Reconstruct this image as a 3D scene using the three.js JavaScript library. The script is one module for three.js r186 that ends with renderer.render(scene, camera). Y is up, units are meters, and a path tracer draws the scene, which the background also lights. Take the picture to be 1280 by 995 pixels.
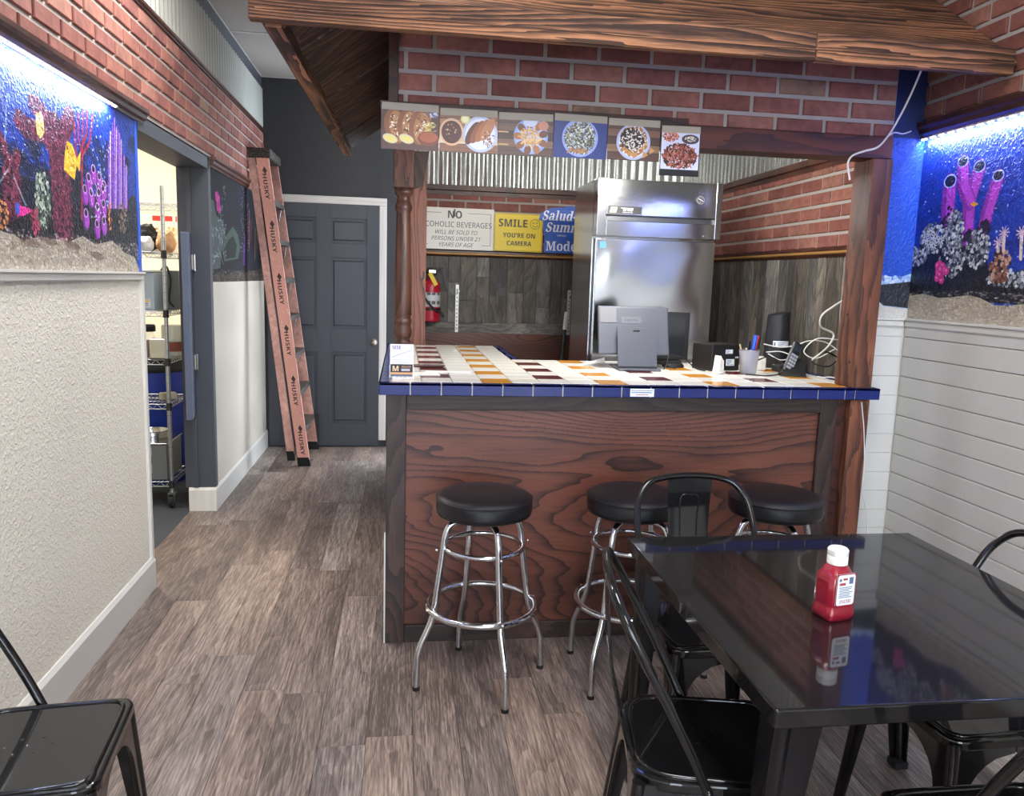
import * as THREE from 'three';
import { RoundedBoxGeometry } from 'three/addons/geometries/RoundedBoxGeometry.js';
import { mergeGeometries } from 'three/addons/utils/BufferGeometryUtils.js';
import { RectAreaLightUniformsLib } from 'three/addons/lights/RectAreaLightUniformsLib.js';

// ------------------------------------------------------------------ camera, sky, lights, exposure
const scene = new THREE.Scene();
const FOC = 984.51, EYE = 1.5;
const YAW = 0.1404917, PITCH = 0.1479633, ROLL = 0.03050055;
const camera = new THREE.PerspectiveCamera(2 * Math.atan(497.5 / FOC) * 180 / Math.PI, 1280 / 995, 0.05, 60);
camera.position.set(0, EYE, 0);
camera.rotation.order = 'YXZ';
camera.rotation.set(-PITCH, -YAW, ROLL);
camera.updateMatrixWorld();
const renderer = new THREE.WebGLRenderer({ antialias: true });
renderer.toneMapping = THREE.LinearToneMapping;
renderer.toneMappingExposure = 1.8;
renderer.shadowMap.enabled = true;
RectAreaLightUniformsLib.init();
scene.background = new THREE.Color(0xdde8f6);       // overcast sky seen through the shop windows behind the camera
scene.backgroundIntensity = 7.0;
const TROFFER = 13, BARLIGHT = 300, KITCHEN = 24, LED = 150;
function areaLight(w, h, color, intensity, from, to) {
  const l = new THREE.RectAreaLight(color, intensity, w, h);
  l.position.set(...from); l.lookAt(...to); scene.add(l); return l;
}

// ------------------------------------------------------------------ small helpers
function pix(px, py) {   // direction through a pixel of the photograph
  return new THREE.Vector3((px - 640) / FOC, (497.5 - py) / FOC, -1).applyQuaternion(camera.quaternion);
}
const onY = (px, py, y) => { const d = pix(px, py); return d.multiplyScalar((y - EYE) / d.y).add(camera.position); };
const onZ = (px, py, z) => { const d = pix(px, py); return d.multiplyScalar(z / d.z).add(camera.position); };
const onX = (px, py, x) => { const d = pix(px, py); return d.multiplyScalar(x / d.x).add(camera.position); };
let seedState = 12345;
const rnd = () => { seedState = (seedState * 1664525 + 1013904223) >>> 0; return seedState / 4294967296; };
const rr = (a, b) => a + (b - a) * rnd();
const V = (x, y, z) => new THREE.Vector3(x, y, z);
const names = {};
function numbered(n) { const k = names[n] = (names[n] ?? -1) + 1; return k ? n + '_' + String(k).padStart(3, '0') : n; }
function mesh(name, geo, mat, parent) { const m = new THREE.Mesh(geo, mat); m.name = name; if (parent) parent.add(m); return m; }
function tag(o, label, category, group) { Object.assign(o.userData, { label, category }); if (group) o.userData.group = group; return o; }
function thing(name, label, category, pos = [0, 0, 0], turn = 0, group) {
  const g = new THREE.Group(); g.name = numbered(name); g.position.set(...pos); g.rotation.y = turn; scene.add(g);
  return tag(g, label, category, group);
}
function solo(name, geo, mat, label, category, group) { const m = mesh(numbered(name), geo, mat, scene); return tag(m, label, category, group); }
function struct(name, geo, mat, label, category) { const m = mesh(name, geo, mat, scene); m.userData = { kind: 'structure', label, category }; return m; }
function box(x0, x1, y0, y1, z0, z1, r = 0) {
  const w = Math.abs(x1 - x0), h = Math.abs(y1 - y0), d = Math.abs(z1 - z0);
  const g = r ? new RoundedBoxGeometry(w, h, d, 2, Math.min(r, w / 2.01, h / 2.01, d / 2.01)) : new THREE.BoxGeometry(w, h, d);
  return g.translate((x0 + x1) / 2, (y0 + y1) / 2, (z0 + z1) / 2);
}
const merge = (a) => mergeGeometries(a.map((g) => { const n = g.index ? g.toNonIndexed() : g; for (const k of Object.keys(n.attributes)) if (!['position', 'normal', 'uv'].includes(k)) n.deleteAttribute(k); return n; }));
// texture coordinates in metres; 'axis' is the direction of the grain
function uvm(g, axis = 'y', su = 1, sv = 1, ou = 0, ov = 0) {
  const p = g.attributes.position, n = g.attributes.normal, uv = new Float32Array(p.count * 2), ax = 'xyz'.indexOf(axis);
  for (let i = 0; i < p.count; i++) {
    const P = [p.getX(i), p.getY(i), p.getZ(i)], N = [Math.abs(n.getX(i)), Math.abs(n.getY(i)), Math.abs(n.getZ(i))];
    const d = N.indexOf(Math.max(...N));
    let a = ax, b = 3 - ax - d; if (d === ax) { a = (ax + 1) % 3; b = (ax + 2) % 3; }
    uv[2 * i] = P[a] * su + ou; uv[2 * i + 1] = P[b] * sv + ov;
  }
  g.setAttribute('uv', new THREE.BufferAttribute(uv, 2)); return g;
}
// a flat piece with bevelled front edges: centred, back at z = 0, front at z = d
function slab(w, h, d, b = 0.002, ou = 0, ov = 0) {
  const pos = [], uv = [], X = w / 2, Y = h / 2, A = [[-X, -Y], [X, -Y], [X, Y], [-X, Y]], B = A.map(([x, y]) => [x - Math.sign(x) * b, y - Math.sign(y) * b]);
  const quad = (p, q, r, s) => { for (const v of [p, q, r, p, r, s]) { pos.push(...v); uv.push(v[0] + ou, v[1] + ov); } };
  for (let i = 0; i < 4; i++) {
    const j = (i + 1) % 4;
    quad([...A[i], 0], [...A[j], 0], [...A[j], d - b], [...A[i], d - b]);
    quad([...A[i], d - b], [...A[j], d - b], [...B[j], d], [...B[i], d]);
  }
  quad([...B[0], d], [...B[1], d], [...B[2], d], [...B[3], d]);
  quad([...A[3], 0], [...A[2], 0], [...A[1], 0], [...A[0], 0]);
  const g = new THREE.BufferGeometry();
  g.setAttribute('position', new THREE.Float32BufferAttribute(pos, 3)); g.setAttribute('uv', new THREE.Float32BufferAttribute(uv, 2));
  g.computeVertexNormals(); return g;
}
const tube = (pts, r, seg = 24, rs = 8, closed = false) => new THREE.TubeGeometry(new THREE.CatmullRomCurve3(pts.map((p) => p.isVector3 ? p : V(...p)), closed, 'centripetal'), seg, r, rs, closed);
function rod(a, b, r0, r1 = r0, rs = 8) {
  const A = V(...a), B = V(...b), L = A.distanceTo(B), g = new THREE.CylinderGeometry(r1, r0, L, rs);
  g.translate(0, L / 2, 0).applyQuaternion(new THREE.Quaternion().setFromUnitVectors(V(0, 1, 0), B.clone().sub(A).normalize())); return g.translate(...a);
}
const lathe = (prof, seg = 32) => new THREE.LatheGeometry(prof.map(([r, y]) => new THREE.Vector2(r, y)), seg);
// stacked closed sections, each a list of points of equal length
function stack(rows, caps = true) {
  const n = rows[0].length, pos = [], uv = [];
  const push = (v, a, b) => { pos.push(v[0], v[1], v[2]); uv.push(a, b); };
  for (let k = 0; k + 1 < rows.length; k++) for (let i = 0; i < n; i++) {
    const j = (i + 1) % n, a = rows[k][i], b = rows[k][j], c = rows[k + 1][j], d = rows[k + 1][i];
    const u0 = i / n, u1 = (i + 1) / n, v0 = k / (rows.length - 1), v1 = (k + 1) / (rows.length - 1);
    push(a, u0, v0); push(b, u1, v0); push(c, u1, v1); push(a, u0, v0); push(c, u1, v1); push(d, u0, v1);
  }
  if (caps) for (const [row, flip] of [[rows[0], true], [rows[rows.length - 1], false]]) {
    const c = [0, 1, 2].map((q) => row.reduce((s, p) => s + p[q], 0) / n);
    for (let i = 0; i < n; i++) { const j = (i + 1) % n; const [p, q] = flip ? [row[j], row[i]] : [row[i], row[j]]; push(c, .5, .5); push(p, .5, .5); push(q, .5, .5); }
  }
  const g = new THREE.BufferGeometry();
  g.setAttribute('position', new THREE.Float32BufferAttribute(pos, 3)); g.setAttribute('uv', new THREE.Float32BufferAttribute(uv, 2));
  g.computeVertexNormals(); return g;
}
import { toCreasedNormals } from 'three/addons/utils/BufferGeometryUtils.js';
const smooth = (g, a = 0.7) => toCreasedNormals(g, a);
const superEllipse = (rx, rz, y, e = 4, n = 32, cx = 0, cz = 0) => Array.from({ length: n }, (_, i) => {
  const t = -i / n * Math.PI * 2, c = Math.cos(t), s = Math.sin(t);
  return [cx + Math.sign(c) * Math.abs(c) ** (2 / e) * rx, y, cz + Math.sign(s) * Math.abs(s) ** (2 / e) * rz];
});
function extrude(pts, depth, bevel = 0) {
  const s = new THREE.Shape(pts.map(([x, y]) => new THREE.Vector2(x, y)));
  return new THREE.ExtrudeGeometry(s, { depth, bevelEnabled: bevel > 0, bevelSize: bevel, bevelThickness: bevel, bevelSegments: 2, curveSegments: 10 });
}
// profile (list of [out, up]) swept along a straight run from a to b; 'out' is the horizontal direction it projects to
function molding(prof, a, b, out) {
  const dir = V(...b).sub(V(...a)), L = dir.length(), o = V(...out), rows = [0, L].map((t) => prof.map(([p, q]) => { const v = V(...a).add(dir.clone().setLength(t || 1e-9)).addScaledVector(o, p); v.y += q; return v.toArray(); }));
  const g = stack(rows); return g;
}

// ------------------------------------------------------------------ textures
const HASH = new Float32Array(4096); { let s = 777; for (let i = 0; i < 4096; i++) { s = (s * 1103515245 + 12345) & 0x7fffffff; HASH[i] = s / 0x7fffffff; } }
function vn(x, y, px, py, seed) {
  const xi = Math.floor(x), yi = Math.floor(y), fx = x - xi, fy = y - yi;
  const m = (a, p) => ((a % p) + p) % p, x0 = m(xi, px), x1 = m(xi + 1, px), y0 = m(yi, py), y1 = m(yi + 1, py);
  const h = (a, b) => HASH[(a * 157 + b * 1013 + seed * 331 + (a * b) % 61 * 17) & 4095];
  const u = fx * fx * (3 - 2 * fx), v = fy * fy * (3 - 2 * fy);
  return (h(x0, y0) * (1 - u) + h(x1, y0) * u) * (1 - v) + (h(x0, y1) * (1 - u) + h(x1, y1) * u) * v;
}
function dataTex(w, h, fn, srgb = true, rep = [1, 1]) {
  const d = new Uint8Array(w * h * 4);
  for (let j = 0; j < h; j++) for (let i = 0; i < w; i++) { const c = fn(i / w, j / h), k = (j * w + i) * 4; d[k] = c[0]; d[k + 1] = c[1]; d[k + 2] = c[2]; d[k + 3] = 255; }
  const t = new THREE.DataTexture(d, w, h); t.wrapS = t.wrapT = THREE.RepeatWrapping; t.magFilter = THREE.LinearFilter; t.minFilter = THREE.LinearMipmapLinearFilter; t.generateMipmaps = true;
  if (srgb) t.colorSpace = THREE.SRGBColorSpace; t.repeat.set(...rep); t.needsUpdate = true; return t;
}
const mix = (a, b, t) => [a[0] + (b[0] - a[0]) * t, a[1] + (b[1] - a[1]) * t, a[2] + (b[2] - a[2]) * t];
const clamp = (t, a = 0, b = 1) => Math.min(b, Math.max(a, t));
// wood: isolines of a stretched noise make the cathedral figure; grain runs along u
function wood({ w = 1024, h = 512, seed = 1, dark, light, rings = 9, fu = 2, fv = 4, lines = 10, sharp = 3, fiber = 0.25, patch = 0.3, amp = .95, tone }) {
  return (u, v) => {
    let g = vn(u * fu, v * fv, fu, fv, seed) * rings + vn(u * fu * 3, v * fv * 3, fu * 3, fv * 3, seed + 1) * rings * 0.22 + v * lines;
    g += vn(u * 24, v * 60, 24, 60, seed + 4) * 0.25;
    const f = g - Math.floor(g), ring = Math.pow(f, sharp);
    const fb = vn(u * 30, v * 260, 30, 260, seed + 2) * 0.6 + vn(u * 90, v * 500, 90, 500, seed + 3) * 0.4;
    const pt = vn(u * 3, v * 5, 3, 5, seed + 6) * .6 + vn(u * 11, v * 17, 11, 17, seed + 7) * .4;
    let t = clamp((.37 + amp / 2) - ring * amp + (fb - 0.5) * fiber * 2 + (pt - 0.5) * patch * 2);
    let c = mix(dark, light, t); if (tone) c = mix(c, tone, clamp((pt - .55) * 2.2) * .5);
    return c;
  };
}
function woodTex(o) { return dataTex(o.w ?? 1024, o.h ?? 512, wood(o), true, o.rep ?? [1, 1]); }
function canvas(w, h, draw) {
  const c = document.createElement('canvas'); c.width = w; c.height = h; const x = c.getContext('2d'); draw(x, w, h);
  const t = new THREE.CanvasTexture(c); t.colorSpace = THREE.SRGBColorSpace; return t;
}
const bumpStucco = dataTex(512, 512, (u, v) => {
  const a = vn(u * 40, v * 40, 40, 40, 3), b = vn(u * 90, v * 90, 90, 90, 5), c = vn(u * 200, v * 200, 200, 200, 9);
  const q = clamp((a * .55 + b * .45 - .42) * 3.2) * 200 + c * 40; return [q, q, q];
}, false);
const bumpFine = dataTex(256, 256, (u, v) => { const q = 255 * (vn(u * 60, v * 60, 60, 60, 2) * .5 + vn(u * 128, v * 128, 128, 128, 4) * .5); return [q, q, q]; }, false);
const withRep = (t, a, b = a) => { const c = t.clone(); c.repeat.set(a, b); c.needsUpdate = true; return c; };
const STD = (o) => new THREE.MeshStandardMaterial(o), PHY = (o) => new THREE.MeshPhysicalMaterial(o);

const grainBar = woodTex({ seed: 11, dark: [56, 33, 29], light: [136, 84, 66], rings: 15, fu: 2, fv: 4, lines: 14, sharp: 4, fiber: .2, patch: .5 });
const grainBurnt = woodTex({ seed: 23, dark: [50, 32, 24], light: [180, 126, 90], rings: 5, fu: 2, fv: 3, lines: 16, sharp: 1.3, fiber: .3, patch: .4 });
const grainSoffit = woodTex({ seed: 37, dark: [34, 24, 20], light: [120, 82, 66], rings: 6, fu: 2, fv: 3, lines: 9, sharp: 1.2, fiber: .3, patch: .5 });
const grainPost = woodTex({ seed: 41, dark: [74, 44, 34], light: [142, 90, 66], rings: 5, fu: 2, fv: 2, lines: 5, sharp: 2, fiber: .15, patch: .5, tone: [176, 112, 78] });
const grainDark = woodTex({ seed: 53, dark: [34, 24, 22], light: [70, 50, 44], rings: 5, fu: 2, fv: 3, lines: 7, sharp: 1.6, fiber: .3, patch: .3 });
const grainTurned = woodTex({ seed: 59, dark: [58, 36, 30], light: [104, 68, 54], rings: 4, fu: 3, fv: 3, lines: 6, sharp: 1.6, fiber: .25, patch: .2 });
const grainFloor = woodTex({ w: 2048, h: 1024, seed: 67, dark: [88, 79, 75], light: [182, 169, 161], rings: 5, fu: 4, fv: 8, lines: 22, sharp: 1.4, fiber: .5, patch: .36, amp: .26 });
const grainGrey = woodTex({ seed: 71, dark: [84, 82, 80], light: [166, 161, 154], rings: 6, fu: 2, fv: 4, lines: 12, sharp: 1.6, fiber: .5, patch: .4, amp: .5 });
const brickMap = dataTex(256, 256, (u, v) => { const n = vn(u * 8, v * 8, 8, 8, 12) * .5 + vn(u * 40, v * 40, 40, 40, 14) * .3 + vn(u * 100, v * 100, 100, 100, 17) * .2; const q = 150 + 105 * n; return [q, q, q]; });
const paintMap = dataTex(256, 256, (u, v) => { const q = 235 + 20 * vn(u * 6, v * 6, 6, 6, 21); return [q, q, q]; });

const M = {
  bar: STD({ map: grainBar, color: 0xccc4c3, roughness: .42, bumpMap: grainBar, bumpScale: .0004 }),
  burnt: STD({ map: grainBurnt, roughness: .8, bumpMap: grainBurnt, bumpScale: .0015 }),
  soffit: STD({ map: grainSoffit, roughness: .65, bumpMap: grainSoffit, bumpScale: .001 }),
  post: STD({ map: grainPost, color: 0xe4dcd4, roughness: .5 }),
  dark: STD({ map: grainDark, roughness: .5 }),
  turned: STD({ map: grainTurned, roughness: .4 }),
  floor: [0xffffff, 0xe9e4e2, 0xf6efe9, 0xdcd4d0, 0xf1e6de].map((c) => STD({ map: grainFloor, color: c, roughness: .48, bumpMap: grainFloor, bumpScale: .0004 })),
  grey: [0xffffff, 0xc8c8c8, 0xe4ddd2, 0x9c9c9e, 0xb8b2a8].map((c) => STD({ map: grainGrey, color: c, roughness: .65 })),
  brick: [0xa4675c, 0xb07264, 0x985c52, 0xb27a6b, 0xa2665e].map((c) => STD({ map: brickMap, color: c, roughness: .8, bumpMap: brickMap, bumpScale: .002 })),
  brickTan: STD({ map: brickMap, color: 0xb08c74, roughness: .8, bumpMap: brickMap, bumpScale: .002 }),
  mortar: STD({ color: 0xa39c97, roughness: .95, bumpMap: bumpFine, bumpScale: .001 }),
  cream: STD({ color: 0xd9d5c9, roughness: .7, bumpMap: withRep(bumpStucco, 2.6), bumpScale: .002 }),
  creamFlat: STD({ color: 0xd2ccbd, map: paintMap, roughness: .6 }),
  white: STD({ color: 0xd2d0ca, roughness: .5, map: paintMap }),
  shiplap: STD({ color: 0xd0cfca, roughness: .45, map: paintMap }),
  slate: STD({ color: 0x3d4049, roughness: .55 }),
  slateDoor: STD({ color: 0x393c45, roughness: .45 }),
  wallDark: STD({ color: 0x37383b, roughness: .8, bumpMap: bumpFine, bumpScale: .0006 }),
  molding: STD({ map: grainTurned, color: 0xe6d2c8, roughness: .42 }),
  corr: STD({ color: 0xc6cac8, metalness: .9, roughness: .27 }),
  corrPainted: STD({ color: 0xa0a29c, metalness: .35, roughness: .5 }),
  chrome: STD({ color: 0xd2d4d8, metalness: 1, roughness: .12 }),
  steel: STD({ color: 0xbfc2c6, metalness: 1, roughness: .2 }),
  gloss: PHY({ color: 0x08080a, roughness: .5, specularIntensity: .25, clearcoat: 1, clearcoatRoughness: .06 }),
  table: PHY({ color: 0x09090b, roughness: .5, specularIntensity: .25, clearcoat: 1, clearcoatRoughness: .05 }),
  black: STD({ color: 0x111114, roughness: .5 }),
  blackGloss: STD({ color: 0x0e0f13, roughness: .15 }),
  vinyl: STD({ color: 0x111116, roughness: .36, bumpMap: withRep(bumpFine, 6), bumpScale: .0004 }),
  rubber: STD({ color: 0x141414, roughness: .9 }),
  grout: STD({ color: 0xcfcdc6, roughness: .9 }),
  tileWhite: PHY({ color: 0xe8e7e0, roughness: .22 }),
  tileGold: PHY({ color: 0xc98a2a, roughness: .22 }),
  tileRed: PHY({ color: 0x571f22, roughness: .22 }),
  tileBlue: PHY({ color: 0x0f2168, roughness: .22 }),
  paper: STD({ color: 0xe9e9e6, roughness: .8, side: THREE.DoubleSide }),
  tape: STD({ color: 0xb3aa98, roughness: .5, transparent: true, opacity: .85 }),
  ceil: STD({ color: 0xaca69f, roughness: .9, bumpMap: bumpFine, bumpScale: .001 }),
  wire: STD({ color: 0xa4a8ac, metalness: .9, roughness: .3 }),
  cableWhite: STD({ color: 0xdcdcd8, roughness: .5 }),
  gold: STD({ color: 0xb58a4e, roughness: .4, metalness: .3 }),
  fiberglass: STD({ color: 0xe8b0a2, map: brickMap, roughness: .65 }),
};

// ------------------------------------------------------------------ room shell
const XL = -1.17, XR = 2.2, ZB = -6.98, ZF = 2.6, YC = 3.08, ZBAR = -6.17;
{ // floor: slab with vinyl planks
  const f = struct('floor', box(XL - .15, XR + .15, -.12, -.004, ZB - .1, ZF + .1), STD({ color: 0x2c2624, roughness: .9 }), 'grey brown wood plank floor running through the room', 'floor');
  const PW = .152, PL = 1.22, n = Math.ceil((XR - XL) / PW);
  for (let i = 0; i < n; i++) {
    const x0 = XL - .15 * (i === 0) + i * PW, x1 = Math.min(XL + (i + 1) * PW, XR);
    let z = ZF - rr(0, PL);
    for (let a = ZF; a > ZB; a = z, z = Math.max(a - PL, ZB)) {
      if (a - z < .02) break;
      const g = slab(x1 - x0 - .0012, a - z - .0012, .004, .0008), uv = g.attributes.uv, ou = rnd() * 3, ov = rnd() * 2;
      for (let k = 0; k < uv.count; k++) { const a = uv.getX(k), b = uv.getY(k); uv.setXY(k, b / 2.2 + ou, a / .95 + ov); }
      g.rotateX(-Math.PI / 2);
      const m = mesh('plank', g, M.floor[Math.floor(rnd() * 5)], f); m.position.set((x0 + x1) / 2, -.004, (a + z) / 2);
    }
  }
}
{ // suspended ceiling
  const c = struct('ceiling', box(XL - .15, XR + .15, YC + .02, YC + .12, ZB - .1, ZF + .1), M.ceil, 'suspended ceiling of off white tiles', 'ceiling');
  const T = .61, x0 = XL + .0;
  for (let i = 0; i * T < XR - XL; i++) for (let j = 0; j < 8; j++) {
    const xa = x0 + i * T, xb = Math.min(xa + T, XR), za = ZB + j * 1.22, zb = Math.min(za + 1.22, ZF);
    if (xb - xa < .05) continue;
    const g = slab(xb - xa - .026, zb - za - .026, .012, .003); g.rotateX(Math.PI / 2);
    const m = mesh('ceiling_tile', g, M.ceil, c); m.position.set((xa + xb) / 2, YC + .02, (za + zb) / 2);
    mesh('grid_bar', box(xa - .012, xa + .012, YC + .004, YC + .02, za, zb), M.white, c);
    mesh('grid_bar', box(xa, xb, YC + .004, YC + .02, za - .012, za + .012), M.white, c);
  }
}
// bricks laid on a wall face: place(u, v) -> position, u along the wall
let brickGeos = null;
function bricks(parent, u0, u1, v0, v1, vBase, uBase, place, rotY) {
  brickGeos ??= Array.from({ length: 6 }, () => { const g = slab(.192, .0585, .009, .0035, rnd() * 5, rnd() * 5); return g; });
  const PU = .2085, PV = .0755;
  for (let r = Math.floor((v0 - vBase) / PV); vBase + r * PV < v1; r++) for (let k = Math.floor((u0 - uBase) / PU) - 1; uBase + k * PU < u1; k++) {
    const off = (((r % 2) + 2) % 2) * PU / 2;
    let a = uBase + k * PU + off, b = a + .192, c = vBase + r * PV + .0085, d = c + .0585;
    const full = a >= u0 && b <= u1 && c >= v0 && d <= v1;
    a = Math.max(a, u0); b = Math.min(b, u1); c = Math.max(c, v0); d = Math.min(d, v1);
    if (b - a < .012 || d - c < .012) continue;
    const g = full ? brickGeos[Math.floor(rnd() * 6)] : slab(b - a, d - c, .009, .0035, rnd() * 5, rnd() * 5);
    const m = mesh('brick', g, rnd() < .02 ? M.brickTan : M.brick[Math.floor(rnd() * 5)], parent);
    m.position.copy(place((a + b) / 2, (c + d) / 2)); m.rotation.y = rotY;
  }
}
function corrugated(len, h, pitch = .068, amp = .008) {   // centred sheet facing +z
  const n = Math.round(len / pitch * 12), pos = [], idx = [], T = .0012;
  for (let i = 0; i <= n; i++) { const x = -len / 2 + len * i / n, z = Math.sin(x / pitch * Math.PI * 2) * amp; for (const [y, o] of [[-h / 2, 0], [h / 2, 0], [h / 2, -T], [-h / 2, -T]]) pos.push(x, y, z + amp + o + T); }
  for (let i = 0; i < n; i++) for (let k = 0; k < 4; k++) { const a = i * 4 + k, b = i * 4 + (k + 1) % 4, c = a + 4, d = b + 4; idx.push(a, c, b, b, c, d); }
  const g = new THREE.BufferGeometry(); g.setAttribute('position', new THREE.Float32BufferAttribute(pos, 3)); g.setIndex(idx);
  const q = g.toNonIndexed(); q.computeVertexNormals(); return smooth(q, .8);
}
const crown = [[0, 0], [.012, 0], [.018, .01], [.03, .018], [.034, .034], [.046, .042], [.046, .058], [0, .06]];
const rail = [[0, 0], [.02, 0], [.02, .008], [.03, .012], [.03, .026], [.018, .036], [0, .04]];
const capProf = [[0, 0], [.014, 0], [.016, .004], [.016, .024], [.024, .028], [.024, .036], [0, .036]];
const baseProf = [[0, 0], [.016, 0], [.016, .135], [.006, .152], [0, .152]];
const Z1 = -3.79, Z2 = -5.05, XK = XL - .15;
// mural painting: paints in wall metres (a along the wall to the right, y up)
function muralTex(w, h, u0, u1, y0, y1, draw) {
  return canvas(w, h, (x) => { const sx = w / (u1 - u0), sy = h / (y1 - y0); draw(x, (u) => (u - u0) * sx, (y) => (y1 - y) * sy, sx); });
}
function blob(x, pts, fill) { x.fillStyle = fill; x.beginPath(); pts.forEach(([a, b], i) => i ? x.lineTo(a, b) : x.moveTo(a, b)); x.closePath(); x.fill(); }
function speckle(x, cx, cy, rx, ry, cols, n, r) { for (let i = 0; i < n; i++) { const t = rnd() * 6.283, q = Math.sqrt(rnd()); x.fillStyle = cols[Math.floor(rnd() * cols.length)]; x.beginPath(); x.arc(cx + Math.cos(t) * rx * q, cy + Math.sin(t) * ry * q, r * rr(.4, 1), 0, 6.3); x.fill(); } }
function lineArt(x, pts, col, wd) { x.strokeStyle = col; x.lineWidth = wd; x.lineCap = 'round'; x.lineJoin = 'round'; x.beginPath(); pts.forEach(([a, b], i) => i ? x.lineTo(a, b) : x.moveTo(a, b)); x.stroke(); }
function oval(x, cx, cy, rx, ry, col, rot = 0) { x.fillStyle = col; x.beginPath(); x.ellipse(cx, cy, rx, ry, rot, 0, 6.284); x.fill(); }
function tubeSponge(x, pts, wd, cols) {   // thick painted stroke with a lighter side and a dark open mouth
  lineArt(x, pts, cols[0], wd); lineArt(x, pts.map(([a, b]) => [a + wd * .12, b]), cols[1], wd * .6);
  const [a, b] = pts[pts.length - 1]; oval(x, a, b - wd * .1, wd * .46, wd * .34, '#8fa6dc'); oval(x, a, b - wd * .1, wd * .38, wd * .27, '#1c1430');
}

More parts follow.
